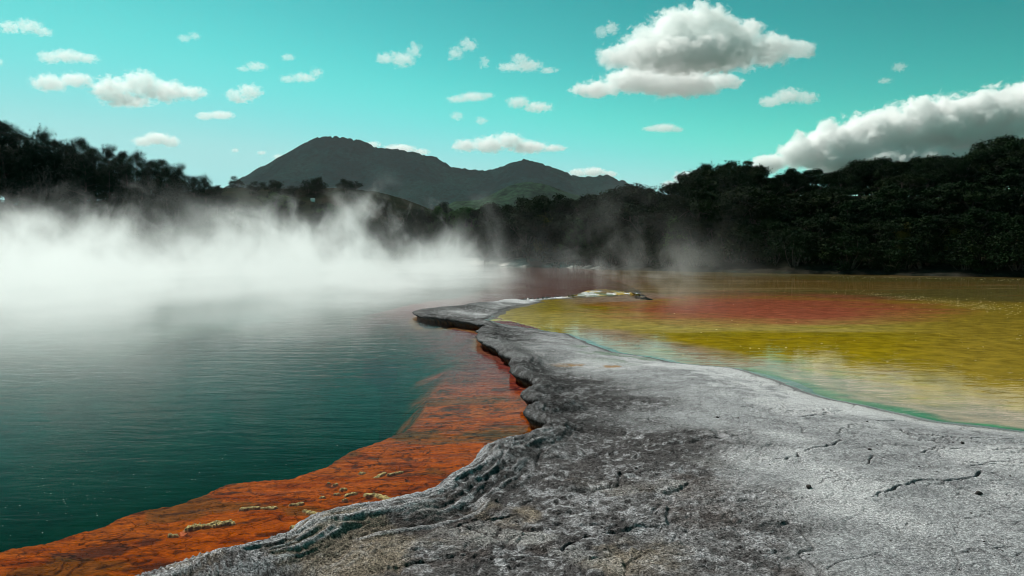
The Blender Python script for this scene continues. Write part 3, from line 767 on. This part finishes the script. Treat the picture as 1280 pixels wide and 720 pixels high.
# pine stand on the left
sky_l = [(-110, 128), (-85, 135), (-60, 140), (-35, 146), (-12, 152), (10, 156), (28, 166), (47, 167), (66, 176), (83, 181), (97, 174), (116, 186), (136, 187), (150, 190), (168, 193), (186, 201), (205, 200), (224, 210), (242, 221), (258, 223), (270, 232)]
PINE_L = 'tall dark pine in the stand behind the steaming pool on the left'
for k, (px, py) in enumerate(sky_l):
    Y = 104 + tr_rnd.uniform(-5, 6); x, _, zt = at(px, py, Y); zg = float(ground_z(x, Y)[0][0])
    plant('pine_tree', 'pine', float(x), Y, float(zt) - zg + .15, tr_rnd.uniform(1.0, 1.25), M_PINE, PINE_L, 'tree', 'pines on the left bank', z=zg)
for k in range(40):
    px = -100 + k * 8.2 + tr_rnd.uniform(-6, 6); 
    if px > 240 or 114 < px < 124 or 151 < px < 158: continue
    py = np.interp(px, [p[0] for p in sky_l], [p[1] for p in sky_l]) + (tr_rnd.uniform(12, 30) if k % 2 else tr_rnd.uniform(30, 62))
    Y = 98 + tr_rnd.uniform(-3, 3); x, _, zt = at(px, py, Y); zg = float(ground_z(x, Y)[0][0])
    plant('pine_tree', 'pine', float(x), Y, float(zt) - zg + .15, tr_rnd.uniform(1.0, 1.3), M_PINE, PINE_L, 'tree', 'pines on the left bank', z=zg)
_state = tr_rnd.getstate()
for k in range(26):                                        # the stand goes on past the left edge of the picture
    px = -120 - k * 17 + tr_rnd.uniform(-5, 5); Y = 101 + tr_rnd.uniform(-6, 6) - k * .6; x, _, zt = at(px, 132 + tr_rnd.uniform(-8, 30), Y); zg = float(ground_z(x, Y)[0][0])
    plant('pine_tree', 'pine', float(x), Y, float(zt) - zg + .15, tr_rnd.uniform(1.0, 1.3), M_PINE, PINE_L, 'tree', 'pines on the left bank', z=zg)
tr_rnd.setstate(_state)
SCR_L = 'dark scrub bush on the bank behind the steam'
for k in range(52):
    px = -110 + k * 14.5 + tr_rnd.uniform(-6, 6); Y = shoreY(px) + tr_rnd.uniform(2.0, 9.0); x, _, _z = at(px, 300, Y)
    plant('scrub_bush', 'shrub', float(x), Y, tr_rnd.uniform(2.4, 4.4), tr_rnd.uniform(.9, 1.3), M_SCRUB if tr_rnd.random() < .6 else M_BROAD, SCR_L, 'bush', 'scrub bushes behind the steam')
for k in range(48):
    px = 285 + k * 7.6 + tr_rnd.uniform(-5, 5); Y = 112 + tr_rnd.uniform(-6, 14); x, _, zt = at(px, tr_rnd.uniform(250, 276), Y); zg = float(ground_z(x, Y)[0][0])
    plant('scrub_bush', 'shrub', float(x), Y, float(zt) - zg, tr_rnd.uniform(.8, 1.1), M_SCRUB if tr_rnd.random() < .3 else M_BROAD, SCR_L, 'bush', 'scrub bushes behind the steam', z=zg)
for k in range(44):
    px = -110 + k * 8.3 + tr_rnd.uniform(-3, 3)
    if 114 < px < 124 or 150 < px < 159: continue
    Y = 95 + tr_rnd.uniform(-3, 3); x, _, zt = at(px, tr_rnd.uniform(226, 250) + max(0, px - 150) * .08, Y); zg = float(ground_z(x, Y)[0][0])
    plant('scrub_bush', 'shrub', float(x), Y, float(zt) - zg, tr_rnd.uniform(.7, 1.0), M_BROAD, SCR_L, 'bush', 'scrub bushes behind the steam', z=zg)
for k in range(46):
    Y = tr_rnd.uniform(175, 262); x = (tr_rnd.uniform(285, 600) - 640) / 1000 * Y
    if abs(x + 33 + (Y - 230) * .1) < 9 and tr_rnd.random() < .8: continue
    plant('scrub_bush', 'shrub', x, Y, tr_rnd.uniform(2.6, 5.5), tr_rnd.uniform(1.0, 1.6), M_BROAD, 'dark scrub bush on the far slope below the mountain', 'bush', 'scrub bushes on the far slope')
for px, py, Y, wd, nm, knd, m, lb in ((345, 238, 128, 1.15, 'round_tree', 'broad', M_GREEN, 'round green tree standing alone below the left foot of the mountain'), (416, 252, 135, 1.0, 'round_tree', 'broad', M_GREEN, 'small bright green tree just right of the white shed'),
                                      (548, 254, 112, 1.0, 'round_tree', 'broad', M_GREEN, 'green tree at the right end of the bare reddish slope'), (585, 256, 106, 1.1, 'round_tree', 'broad', M_GREEN, 'green topped tree behind the white steam plume'),
                                      (612, 250, 100, .9, 'round_tree', 'broad', M_BROAD, 'thin dark tree beside the pasture hill'), (287, 242, 120, .8, 'round_tree', 'broad', M_PINE, 'last small tree at the low right end of the pine stand')):
    x, _, zt = at(px, py, Y); zg = float(ground_z(x, Y)[0][0])
    plant(nm, knd, float(x), Y, float(zt) - zg, wd, m, lb, 'tree', z=zg)

# ------------------------------------------------------------------ blob meshes (crusts, clouds)
def ico(sub):
    import bmesh
    bm = bmesh.new(); bmesh.ops.create_icosphere(bm, subdivisions=sub, radius=1.0)
    V = np.array([v.co[:] for v in bm.verts]); T = np.array([[v.index for v in f.verts] for f in bm.faces]); bm.free(); return V, T
ICO3 = ico(3); ICO2 = ico(2)
def remesh(V, T, vox):
    me = np_mesh('tmp', V, None, T); o = bpy.data.objects.new('tmp', me); COL.objects.link(o)
    md = o.modifiers.new('r', 'REMESH'); md.mode = 'VOXEL'; md.voxel_size = vox; md.use_smooth_shade = True
    dg = bpy.context.evaluated_depsgraph_get(); ev = o.evaluated_get(dg); m2 = bpy.data.meshes.new_from_object(ev)
    n = len(m2.vertices); P = np.empty(n * 3, np.float32); m2.vertices.foreach_get('co', P); P = P.reshape(-1, 3).astype(float)
    nm = np.empty(n * 3, np.float32); m2.vertices.foreach_get('normal', nm); nm = nm.reshape(-1, 3).astype(float)
    m2.calc_loop_triangles(); t = np.empty(len(m2.loop_triangles) * 3, np.int32); m2.loop_triangles.foreach_get('vertices', t)
    bpy.data.objects.remove(o); bpy.data.meshes.remove(me); bpy.data.meshes.remove(m2)
    return P, nm, t.reshape(-1, 3)
def blobs(bl, src=ICO3):
    Vs = []; Ts = []; b = 0
    for c, r in bl:
        Vs.append(src[0] * np.array(r) + np.array(c)); Ts.append(src[1] + b); b += len(src[0])
    return np.vstack(Vs), np.vstack(Ts)

# crusty lumps standing on the orange shelf
m_crust, nt = mat('tan mineral crust'); b_ = bsdf(nt, .85, .2); oc = objco(nt)
cz = nt.nodes.new('ShaderNodeSeparateXYZ'); L(nt, oc, cz.inputs[0])
L(nt, mixc(nt, mapr(nt, math_(nt, 'ADD', cz.outputs[2], math_(nt, 'MULTIPLY', noise(nt, oc, 60, 3, .6), .012)), -.002, .016), (.42, .075, .006), mixc(nt, mapr(nt, noise(nt, oc, 40, 4, .65), .38, .62), (.12, .075, .022), (.50, .37, .14))), b_.inputs['Base Color']); L(nt, bump(nt, noise(nt, oc, 90, 4, .7), .8, .006), b_.inputs['Normal'])
CRUST = [([(237, 655), (250, 652), (263, 650), (286, 648)], .030, 'widest tan crust clump on the orange shelf, nearest the lower left', 1.5), ([(215, 660)], .022, 'small tan crust knob left of the widest clump', 1),
         ([(301, 629.5), (312, 628.5), (322, 628)], .017, 'thin tan crust bar left half of a broken pair on the orange shelf', 1), ([(327, 627.5), (335, 626.5), (343, 626)], .017, 'thin tan crust bar right half of a broken pair on the orange shelf', 1),
         ([(363, 622.5), (376, 621)], .018, 'short tan crust between the broken bar and the middle knobs', 1.1), ([(380, 634), (390, 637), (400, 640), (410, 645)], .016, 'slanting tan crust string touching the grey ridge', 1), ([(366, 657.5)], .020, 'brown crust knob against the grey ridge', 1),
         ([(411, 598)], .013, 'tiny tan crust knob topmost of the middle group', 1), ([(420, 602.5)], .014, 'small tan crust knob below the topmost one', 1), ([(421, 611.5)], .014, 'small brown crust knob left of the pale middle lump', 1), ([(429, 607)], .016, 'tan crust knob above the pale middle lump', 1.2),
         ([(434, 613), (442, 611)], .022, 'pale tan crust lump in the middle group', 1.2), ([(431, 619)], .015, 'small tan crust knob under the pale middle lump', 1), ([(403, 615)], .013, 'tiny dark crust knob left of the middle group', 1), ([(417, 631.5)], .014, 'single brown crust knob below the middle group', 1),
         ([(460, 613.5), (470, 614), (480, 617), (487, 620)], .021, 'long pale crust bar near the grey ridge', 1.1), ([(484, 622), (494, 624)], .022, 'pale crust lump at the right end of the long bar', 1.1), ([(452, 630), (462, 626.5)], .020, 'tan crust lump below the long pale bar', 1.1),
         ([(452, 583.5)], .018, 'single tan crust knob left of the upper string', 1.1), ([(466, 592), (473, 587), (481, 583)], .019, 'upper tan crust string, left arm', 1), ([(487, 585), (495, 584), (502, 582.5)], .016, 'upper tan crust string, right arm', 1)]
cr_rnd = np.random.default_rng(9)
for pts, r, lb, hk in CRUST:
    P = gnd(*np.array(pts, float).T, -.005)
    c0 = np.array([P[:, 0].mean(), P[:, 1].mean(), 0.0]); Q2 = P - c0[:2]
    if len(Q2) == 1: Q2 = np.vstack([Q2 - [r * .5, 0], Q2 + [r * .5, r * .2]])
    wd = r * 1.15; pad = wd * 3.2; lo = Q2.min(0) - pad; hi2 = Q2.max(0) + pad
    gx_, gy_ = np.meshgrid(np.arange(lo[0], hi2[0], .0042), np.arange(lo[1], hi2[1], .0052)); X2 = np.stack([gx_.ravel(), gy_.ravel()], 1)
    dd_, _, _ = pdist(X2, Q2); wx, wy = X2[:, 0] + c0[0], X2[:, 1] + c0[1]
    ed = dd_ / wd + (fbm(wx * 22, wy * 16, 4, 801, .6) - .5) * 2.1
    bil = 1 - np.abs(2 * fbm(wx * 55, wy * 42, 3, 805, .6) - 1); f1_, f2_, id_ = cell(wx * 62, wy * 46, 807)
    hgt = (.004 + r * .42 * hk * (.25 + .75 * id_)) * sm(1.0, .55, ed) * (1 - .45 * np.clip(f1_, 0, 1) ** 2) + .009 * (bil - .5) * sm(1.1, .7, ed)
    dO1 = pdist(c0[None, :2], OUTER)[0]; zb = float(shelf_z(c0[:1], c0[1:2], dO1)[0][0])
    c0[2] = zb; z_ = -.014 + .020 * sm(1.7, .8, ed) + hgt
    ii = np.arange(len(X2)).reshape(gx_.shape); Qf = np.stack([ii[:-1, :-1], ii[:-1, 1:], ii[1:, 1:], ii[1:, :-1]], -1).reshape(-1, 4)
    us, Qf = compact(X2, Qf, (ed < 1.9)[Qf].any(1)); V = np.column_stack([X2, z_])[us]
    me = np_mesh('mineral_crust', V, Qf); o = link('mineral_crust', me, m_crust); o.location = c0; tag(o, lb, 'mineral crust', 'crust lumps on the orange shelf')

# loose stones on the sinter
dg_z = {}
def surf_z(x, y, name):
    o = bpy.data.objects[name]; ok, loc, nrm, idx = o.ray_cast(Vector((x, y, 3)), Vector((0, 0, -1)))
    return loc.z if ok else .1
bpy.context.view_layer.update()
m_stone, nt = mat('dark loose stone'); b_ = bsdf(nt, .85, .2); oc = objco(nt); L(nt, mixc(nt, noise(nt, oc, 40, 3, .6), (.018, .016, .016), (.07, .055, .05)), b_.inputs['Base Color'])
stone_meshes = []
for i in range(4):
    V = ICO3[0] * np.array([1, .8, .62]); V = V * (1 + (fbm3(ICO3[0] * 1.6 + 9 * i, 3, 40 + i) - .5) * .9)[:, None]; stone_meshes.append(np_mesh('stone', V, None, ICO3[1], smooth=True)); stone_meshes[-1].materials.append(m_stone)
STONES = [((1223, 620), .034, 'dark stone alone on the pale crust near the right edge'), ((1011, 611), .034, 'reddish dark stone at the border of dark and pale crust'), ((1087, 564), .022, 'dark stone in the middle of the pale crust'), ((1203, 555), .026, 'dark stone on the pale crust below the green algae strip'),
          ((897, 522), .022, 'dark stone left of the short forked crack'), ((698, 637), .022, 'black stone on the tan patch beside the grey ridge'), ((620, 622), .022, 'dark stone in the dark hollow behind the grey ridge'), ((1084, 528), .014, 'tiny dark stone just below the algae strip'),
          ((839, 562), .024, 'dark stone on the rough dark crust, right of its middle'), ((795, 586), .018, 'small dark stone on the rough crust left of the middle one'), ((923, 523), .015, 'small dark stone right of the forked crack stone'), ((1005, 515), .012, 'tiny stone on the upper fork of the crack')]
for k, ((px, py), r, lb) in enumerate(STONES):
    x, y = gnd(px, py, .085); z = surf_z(x, y, 'sinter_terrace'); o = link('stone', stone_meshes[k % 4]); r *= .72; o.location = (x, y, z + r * .35); o.scale = (r, r, r); o.rotation_euler = (0, 0, k * 1.3); tag(o, lb, 'stone', 'loose stones on the sinter')
st_r = random.Random(3)
for k in range(70):
    px, py = st_r.uniform(640, 1275), st_r.uniform(480, 715); x, y = gnd(px, py, .085); r = st_r.uniform(.003, .008) * (1 if y < 9 else 1.4)
    bnd = np.interp(py, [480, 560, 700], [0, 0, 0])
    if not inside(np.array([[x, y]]), SINTER)[0] or pdist(np.array([[x, y]]), EDGE)[0][0] < .12: continue
    z = surf_z(x, y, 'sinter_terrace'); o = link('pebble', stone_meshes[k % 4]); o.location = (x, y, z + r * .3); o.scale = (r, r, r); o.rotation_euler = (0, 0, k * 1.7)
    tag(o, 'tiny dark pebble lying on the grey silica crust', 'pebble', 'pebbles on the sinter')

# floating flecks: pale crumbs and modelled glints on the shallows, gas bubbles on the deep water
def flecks(name, pts, label, cat, colr):
    V = []; T = []; b = 0
    for (x, y, r) in pts:
        a = st_r.uniform(.8, 1.7); q = ICO2[0] * np.array([r * a, r, r * .35]) + np.array([x, y, .002]); V.append(q); T.append(ICO2[1] + b); b += len(q)
    me = np_mesh(name, np.vstack(V), None, np.vstack(T)); m, nt = mat(name); b2 = bsdf(nt, .6, .3); b2.inputs['Base Color'].default_value = (*colr, 1)
    tag(link(name, me, m), label, cat, kind='stuff')
pts = []
for _ in range(420):
    px = st_r.triangular(1030, 1290, 1230); c = 366 + max(0, px - 1080) * .115; py = st_r.gauss(c, 1.0 + (px - 1030) * .012); x, y = gnd(px, py); pts.append((x, y, st_r.uniform(.006, .018)))
for _ in range(150):
    px = st_r.uniform(1040, 1290); py = 343.2 + (px - 1000) * .018 + abs(st_r.gauss(0, 1.2)) + 1; x, y = gnd(px, py); pts.append((x, y, st_r.uniform(.007, .018)))  # glints on the water by the far shore, built as pale flecks
for _ in range(50):
    px = st_r.uniform(800, 1290); py = st_r.uniform(350, 470); x, y = gnd(px, py); pts.append((x, y, st_r.uniform(.008, .018)))
flecks('flecks_and_glints', pts, 'pale sulphur flecks drifting in a line on the shallow right pool, and shore glints modelled as flecks', 'flecks', (.55, .48, .26))
pts = []
for _ in range(240):
    px = st_r.triangular(-20, 480, 40); py = st_r.triangular(470, 690, 620); x, y = gnd(px, py)
    if inside(np.array([[x, y]]), SHELF)[0]: continue
    pts.append((x, y, st_r.uniform(.0012, .0034)))
flecks('gas_bubbles', pts, 'tiny pale gas bubbles on the dark green water at lower left', 'bubbles', (.6, .65, .6))

# white shed on the far slope
for Y in np.arange(120, 420, 2.0):
    x, _, zb = at(391, 253, Y); zg = float(ground_z(x, Y)[0][0])
    if zg >= zb: break
m_wall, nt = mat('white painted boards'); bsdf(nt, .6, .3).inputs['Base Color'].default_value = (.8, .8, .78, 1)
m_roof, nt = mat('pale iron roof'); bsdf(nt, .5, .4).inputs['Base Color'].default_value = (.6, .62, .62, 1)
e = bpy.data.objects.new('shed', None); COL.objects.link(e); e.location = (float(x), Y, zg); e.rotation_euler = (0, 0, .5); e.scale = (.85, .85, 1); tag(e, 'tiny white shed on the far slope below the mountain', 'shed')
hh = Y * .0022
V = [(-.55, -.4, -.8), (.55, -.4, -.8), (.55, .4, -.8), (-.55, .4, -.8), (-.55, -.4, hh), (.55, -.4, hh), (.55, .4, hh), (-.55, .4, hh), (-.55, 0, hh + .3), (.55, 0, hh + .3)]
me = bpy.data.meshes.new('wall'); me.from_pydata(V, [], [(0, 1, 5, 4), (2, 3, 7, 6), (1, 2, 6, 9, 5), (3, 0, 4, 8, 7)]); me.update(); link('wall', me, m_wall, e)
V = [(-.65, -.5, hh - .03), (.65, -.5, hh - .03), (.65, 0, hh + .36), (-.65, 0, hh + .36), (-.65, .5, hh - .03), (.65, .5, hh - .03), (-.65, -.5, hh + .03), (.65, -.5, hh + .03), (.65, 0, hh + .42), (-.65, 0, hh + .42), (-.65, .5, hh + .03), (.65, .5, hh + .03)]
me = bpy.data.meshes.new('roof'); me.from_pydata(V, [], [(0, 3, 2, 1), (3, 4, 5, 2), (6, 7, 8, 9), (9, 8, 11, 10), (0, 1, 7, 6), (4, 10, 11, 5), (0, 6, 9, 3), (3, 9, 10, 4), (1, 2, 8, 7), (2, 5, 11, 8)]); me.update(); link('roof', me, m_roof, e)

# ------------------------------------------------------------------ clouds
def cloud_material(ells, size, amp, dens, k):
    m, nt = mat('cloud vapour'); oc = objco(nt); cur = None
    for c_, r_ in ells:
        v = nt.nodes.new('ShaderNodeVectorMath'); v.operation = 'MULTIPLY_ADD'; L(nt, oc, v.inputs[0])
        v.inputs[1].default_value = [1 / q for q in r_]; v.inputs[2].default_value = [-a_ / q for a_, q in zip(c_, r_)]
        l = nt.nodes.new('ShaderNodeVectorMath'); l.operation = 'LENGTH'; L(nt, v.outputs[0], l.inputs[0])
        cur = l.outputs['Value'] if cur is None else math_(nt, 'SMOOTH_MIN', cur, l.outputs['Value'], .25)
    mp = nt.nodes.new('ShaderNodeMapping'); mp.inputs['Scale'].default_value = (1 / size, 1 / size, 1.25 / size); mp.inputs['Location'].default_value = (k * 3.7, k * 1.3, 0); L(nt, oc, mp.inputs[0])
    n_ = noise(nt, mp.outputs[0], 1.5, 8, .66, .3)
    f = math_(nt, 'ADD', math_(nt, 'SUBTRACT', .93, cur), math_(nt, 'MULTIPLY', math_(nt, 'SUBTRACT', n_, .53), amp))
    d_ = math_(nt, 'MULTIPLY', mapr(nt, f, 0, .20, 0, 1), dens)
    vs = N(nt, 'ShaderNodeVolumePrincipled', Anisotropy=.30); vs.inputs['Color'].default_value = (.998, .998, .998, 1); L(nt, d_, vs.inputs['Density'])
    o_ = nt.nodes.new('ShaderNodeOutputMaterial'); L(nt, vs.outputs[0], o_.inputs['Volume']); m.cycles.volume_step_rate = .3
    return m
CLOUDS = [  # label, ellipses in the picture (cx, cy, rx, ry), roughness
 ('widest white cloud of the left sky, long and flat based', [(62, 104, 26, 12), (95, 100, 24, 10), (140, 112, 30, 18), (175, 105, 28, 19), (205, 114, 34, 15), (238, 116, 24, 9), (160, 126, 36, 9)], 1),
 ('oval white cloud directly above the widest left cloud', [(62, 72, 17, 9), (85, 70, 24, 9), (108, 73, 17, 7)], 1),
 ('ragged pale cloud at the top left corner', [(12, 34, 16, 8), (35, 33, 18, 9), (52, 40, 14, 6)], 1.6),
 ('small white puff cut by the left picture edge', [(-2, 77, 7, 6)], 1),
 ('flat white cloud low over the pines', [(180, 177, 16, 7), (196, 173, 20, 9), (214, 177, 14, 8)], .8),
 ('white puffy cloud right of the widest left cloud', [(293, 119, 14, 9), (312, 115, 18, 11), (300, 125, 16, 5)], 1.1),
 ('small flat cloud under the puffy one left of the mountain', [(256, 145, 14, 6), (276, 144, 20, 6)], .8),
 ('wispy slanting cloud above the mountain peak', [(360, 99, 12, 5), (380, 97, 18, 6), (396, 91, 9, 7)], 1.5),
 ('thin streak cloud above the puffy left cloud', [(305, 86, 10, 4), (320, 83, 15, 6)], 1.4),
 ('tiny dot cloud highest above the mountain', [(360, 72, 10, 5)], 1.2),
 ('tiny wisp cloud alone high in the left sky', [(230, 48, 9, 5), (243, 45, 8, 5)], 1.5),
 ('white cloud with a raised right horn high above the mountain', [(482, 73, 16, 7), (503, 74, 18, 11), (518, 63, 11, 11)], 1.3),
 ('tilted small cloud right of the horned cloud', [(570, 66, 11, 9), (585, 56, 13, 9), (562, 72, 7, 5)], 1.5),
 ('tiny upright puff between two wisps at top centre', [(606, 78, 8, 8)], 1.3),
 ('flat topped white cloud left of the largest cloud', [(637, 84, 18, 6), (658, 82, 22, 8), (650, 73, 13, 7), (685, 88, 14, 4)], 1.2),
 ('thin flat cloud over the saddle of the mountain', [(572, 124, 16, 5), (592, 121, 22, 6), (610, 119, 10, 4)], 1.2),
 ('small cloud pair member right of the thin flat cloud', [(648, 128, 17, 8), (672, 134, 22, 7)], 1.2),
 ('broad white cloud low above the second hill crest', [(582, 182, 20, 9), (612, 181, 26, 12), (636, 176, 22, 12), (660, 184, 30, 9), (692, 185, 18, 5)], 1),
 ('white cloud bank just behind the mountain shoulder', [(466, 181, 12, 5), (500, 186, 24, 6), (525, 190, 14, 5)], .9),
 ('low white cloud behind the second hill on its right', [(722, 216, 14, 6), (742, 215, 18, 7), (762, 218, 12, 5)], .9),
 ('thin lens cloud under the largest cloud', [(815, 161, 14, 4), (830, 160, 20, 6), (846, 162, 10, 4)], 1.1),
 ('small round puff just left of the largest cloud', [(752, 40, 10, 9), (764, 36, 11, 10)], 1.3),
 ('small cloud low right of the largest cloud', [(963, 127, 18, 8), (985, 120, 22, 11), (1008, 122, 16, 9)], 1),
 ('tiny wisp alone in the right sky', [(1106, 101, 10, 4), (1124, 84, 10, 6)], 1.6),
 ('low white cloud peeking over the dip in the tree belt', [(838, 231, 14, 6), (856, 222, 18, 9), (872, 219, 14, 8)], 1),
 ('small low cloud dots left of the mountain', [(294, 188, 6, 3), (327, 191, 7, 3), (348, 196, 8, 4)], 1),
 ('faint wisp below the thin flat cloud', [(571, 145, 9, 6), (602, 151, 9, 5)], 1.6),
 ('largest grey bottomed cloud at the top right of centre', [(775, 72, 34, 18), (812, 55, 36, 30), (850, 38, 46, 32), (880, 30, 42, 30), (915, 48, 48, 28), (958, 62, 42, 24), (998, 62, 26, 14), (860, 70, 110, 24), (745, 112, 40, 13), (800, 101, 60, 20), (850, 104, 70, 21), (905, 102, 30, 14)], 1),
 ('long grey cloud bank behind the right tree belt', [(960, 205, 28, 14), (1000, 190, 34, 22), (1035, 162, 18, 15), (1050, 185, 70, 32), (1110, 170, 80, 36), (1175, 158, 90, 40), (1240, 150, 80, 40), (1310, 140, 90, 46), (1400, 130, 110, 52), (1120, 205, 120, 22), (1280, 190, 120, 26)], .9)]
c_rnd = np.random.default_rng(4)
for k, (lb, els, rgh) in enumerate(CLOUDS):
    cyb = max(e_[1] + e_[3] * .6 for e_ in els); el = max((HORIZ - cyb) / F, .075); D = min(8500.0, 820.0 / el); D = max(D, 3700.0)
    if k == len(CLOUDS) - 2: D = 4200.0
    s = D / F; big = len(els) > 9
    ells = []
    for (cx, cy, rx, ry) in els:
        D2 = D * 1.10 if (k == len(CLOUDS) - 2 and cy >= 100) else D; x, y, z = at(cx, cy, D2); ells.append(((float(x), float(y), float(z)), (rx * s * .98, rx * s * (.72 if not big else .6), ry * s * 1.0)))
    c0 = np.mean([e_[0] for e_ in ells], 0)
    ells = [(tuple(np.array(c_) - c0), r_) for c_, r_ in ells]
    V, T = blobs([(c_, tuple(1.3 * q for q in r_)) for c_, r_ in ells]); size = float(np.median([e_[1][2] for e_ in ells]))
    V, n, T = remesh(V, T, max(s * 1.6, size * .12))
    me = np_mesh('cloud', V, None, T); o = link('cloud', me, cloud_material(ells, size, (1.9 if big else 2.5) * rgh, (.022 if big else .015), k)); o.location = c0
    tag(o, lb, 'cloud', 'clouds in the sky')

# ------------------------------------------------------------------ steam over the pool
def box(name, lo, hi, m):
    V = [(x, y, z) for x in (lo[0], hi[0]) for y in (lo[1], hi[1]) for z in (lo[2], hi[2])]
    Qs = [(0, 1, 3, 2), (4, 6, 7, 5), (0, 4, 5, 1), (2, 3, 7, 6), (0, 2, 6, 4), (1, 5, 7, 3)]
    me = bpy.data.meshes.new(name); me.from_pydata(V, [], Qs); me.update(); return link(name, me, m)
m_st, nt = mat('steam')
oc = objco(nt); sep = nt.nodes.new('ShaderNodeSeparateXYZ'); L(nt, oc, sep.inputs[0]); X, Yc, Z = sep.outputs
wv = objco(nt, (.20, .13, .15))
warp = noise(nt, wv, 1.2, 2, .5, 0, True)
va = nt.nodes.new('ShaderNodeVectorMath'); va.operation = 'MULTIPLY_ADD'; L(nt, warp, va.inputs[0]); va.inputs[1].default_value = (1.5, 1.5, 1.2); L(nt, wv, va.inputs[2])
n1 = noise(nt, va.outputs[0], 1.15, 6, .60)
plume = noise(nt, objco(nt, (.075, .035, .02)), 1.0, 2, .5)
t0 = math_(nt, 'ADD', math_(nt, 'MULTIPLY', Z, .028), math_(nt, 'SUBTRACT', mapr(nt, Yc, 8, 34, .555, .605), math_(nt, 'MULTIPLY', plume, .30)))
ex_ = math_(nt, 'SUBTRACT', n1, t0)
wisp = mapr(nt, ex_, 0, .13, 0, 1)
low = math_(nt, 'EXPONENT', math_(nt, 'MULTIPLY', Z, -1.5))
ryw = math_(nt, 'MULTIPLY', mapr(nt, Yc, 5.2, 17, 0, 1), mapr(nt, Yc, 8, 40, .45, 1))
ry = mapr(nt, Yc, 5.0, 27, 0, 1); ry2 = math_(nt, 'POWER', ry, 1.15)
dens = math_(nt, 'ADD', math_(nt, 'MULTIPLY', math_(nt, 'MULTIPLY', low, mapr(nt, n1, .40, .64, .010, .13, False)), ry2), math_(nt, 'MULTIPLY', math_(nt, 'MULTIPLY', wisp, .145), ryw))
edge = math_(nt, 'ADD', X, math_(nt, 'MULTIPLY', math_(nt, 'SUBTRACT', n1, .5), 9.0))
edge = math_(nt, 'ADD', edge, math_(nt, 'MULTIPLY', math_(nt, 'SUBTRACT', plume, .5), -16.0))
rx_ = mapr(nt, math_(nt, 'SUBTRACT', edge, math_(nt, 'MULTIPLY', Yc, .0)), -4.2, .6, 1, 0)
fy = math_(nt, 'MULTIPLY', mapr(nt, Yc, 68, 80, 1, 0), mapr(nt, X, 2.5, 8.5, 1, 0))
dens = math_(nt, 'MULTIPLY', dens, math_(nt, 'MULTIPLY', rx_, fy))
top = math_(nt, 'MULTIPLY', mapr(nt, Z, 6.5, 8.9, 1, 0), mapr(nt, math_(nt, 'DIVIDE', Z, math_(nt, 'ADD', .5, math_(nt, 'MULTIPLY', Yc, .105))), .55, 1.3, 1, 0)); dens = math_(nt, 'MULTIPLY', dens, top)
vs = N(nt, 'ShaderNodeVolumePrincipled', Anisotropy=.35); vs.inputs['Color'].default_value = (.99, .995, .995, 1); L(nt, dens, vs.inputs['Density'])
o_ = nt.nodes.new('ShaderNodeOutputMaterial'); L(nt, vs.outputs[0], o_.inputs['Volume'])
m_st.cycles.volume_step_rate = .30
o = box('steam', (-72, 5.2, .03), (9, 80, 9), m_st); tag(o, 'white steam rising in wisps from the hot pool', 'steam', kind='stuff')

m_w, nt = mat('thin steam'); oc = objco(nt); sep = nt.nodes.new('ShaderNodeSeparateXYZ'); L(nt, oc, sep.inputs[0]); X, Yc, Z = sep.outputs
n2 = noise(nt, objco(nt, (.32, .07, .25)), 1.3, 5, .6, .5)
fall = math_(nt, 'EXPONENT', math_(nt, 'MULTIPLY', Z, -.45))
gx = math_(nt, 'EXPONENT', math_(nt, 'MULTIPLY', math_(nt, 'POWER', math_(nt, 'DIVIDE', math_(nt, 'ABSOLUTE', X), 4.5), 2.0), -1.0))
gy = math_(nt, 'EXPONENT', math_(nt, 'MULTIPLY', math_(nt, 'POWER', math_(nt, 'DIVIDE', math_(nt, 'ABSOLUTE', Yc), 9.0), 2.0), -1.0))
d_ = math_(nt, 'MULTIPLY', math_(nt, 'MULTIPLY', fall, mapr(nt, n2, .45, .66, 0, 1)), math_(nt, 'MULTIPLY', math_(nt, 'MULTIPLY', gx, gy), .06))
vs = N(nt, 'ShaderNodeVolumePrincipled', Anisotropy=.35); vs.inputs['Color'].default_value = (.99, .995, .995, 1); L(nt, d_, vs.inputs['Density'])
o_ = nt.nodes.new('ShaderNodeOutputMaterial'); L(nt, vs.outputs[0], o_.inputs['Volume']); m_w.cycles.volume_step_rate = .5
o = box('steam', (-7.5, -17, .03), (7.5, 17, 6.5), m_w); o.location = (8.5, 56, 0); tag(o, 'faint grey wisps of steam over the shallow water in front of the right trees', 'steam', kind='stuff')

# ------------------------------------------------------------------ air
m_hz, nt = mat('haze'); vs = N(nt, 'ShaderNodeVolumePrincipled', Density=.00003, Anisotropy=.2); vs.inputs['Color'].default_value = (.85, .95, 1, 1)
o_ = nt.nodes.new('ShaderNodeOutputMaterial'); L(nt, vs.outputs[0], o_.inputs['Volume'])
USE_HAZE = True
if USE_HAZE:
    o = box('haze', (-3200, -400, -12), (3200, 3600, 430), m_hz); tag(o, 'thin pale air between the camera and the mountain', 'haze', kind='stuff')

# ------------------------------------------------------------------ render settings
c = scene.cycles
c.max_bounces = 18; c.diffuse_bounces = 3; c.glossy_bounces = 3; c.transparent_max_bounces = 16; c.volume_bounces = 10; c.transmission_bounces = 2
c.use_adaptive_sampling = True; c.adaptive_threshold = .022; c.adaptive_min_samples = 20; c.filter_width = .85; c.use_denoising = True; c.denoiser = 'OPENIMAGEDENOISE'; c.denoising_input_passes = 'RGB_ALBEDO_NORMAL'
c.volume_max_steps = 160; c.sample_clamp_indirect = 8
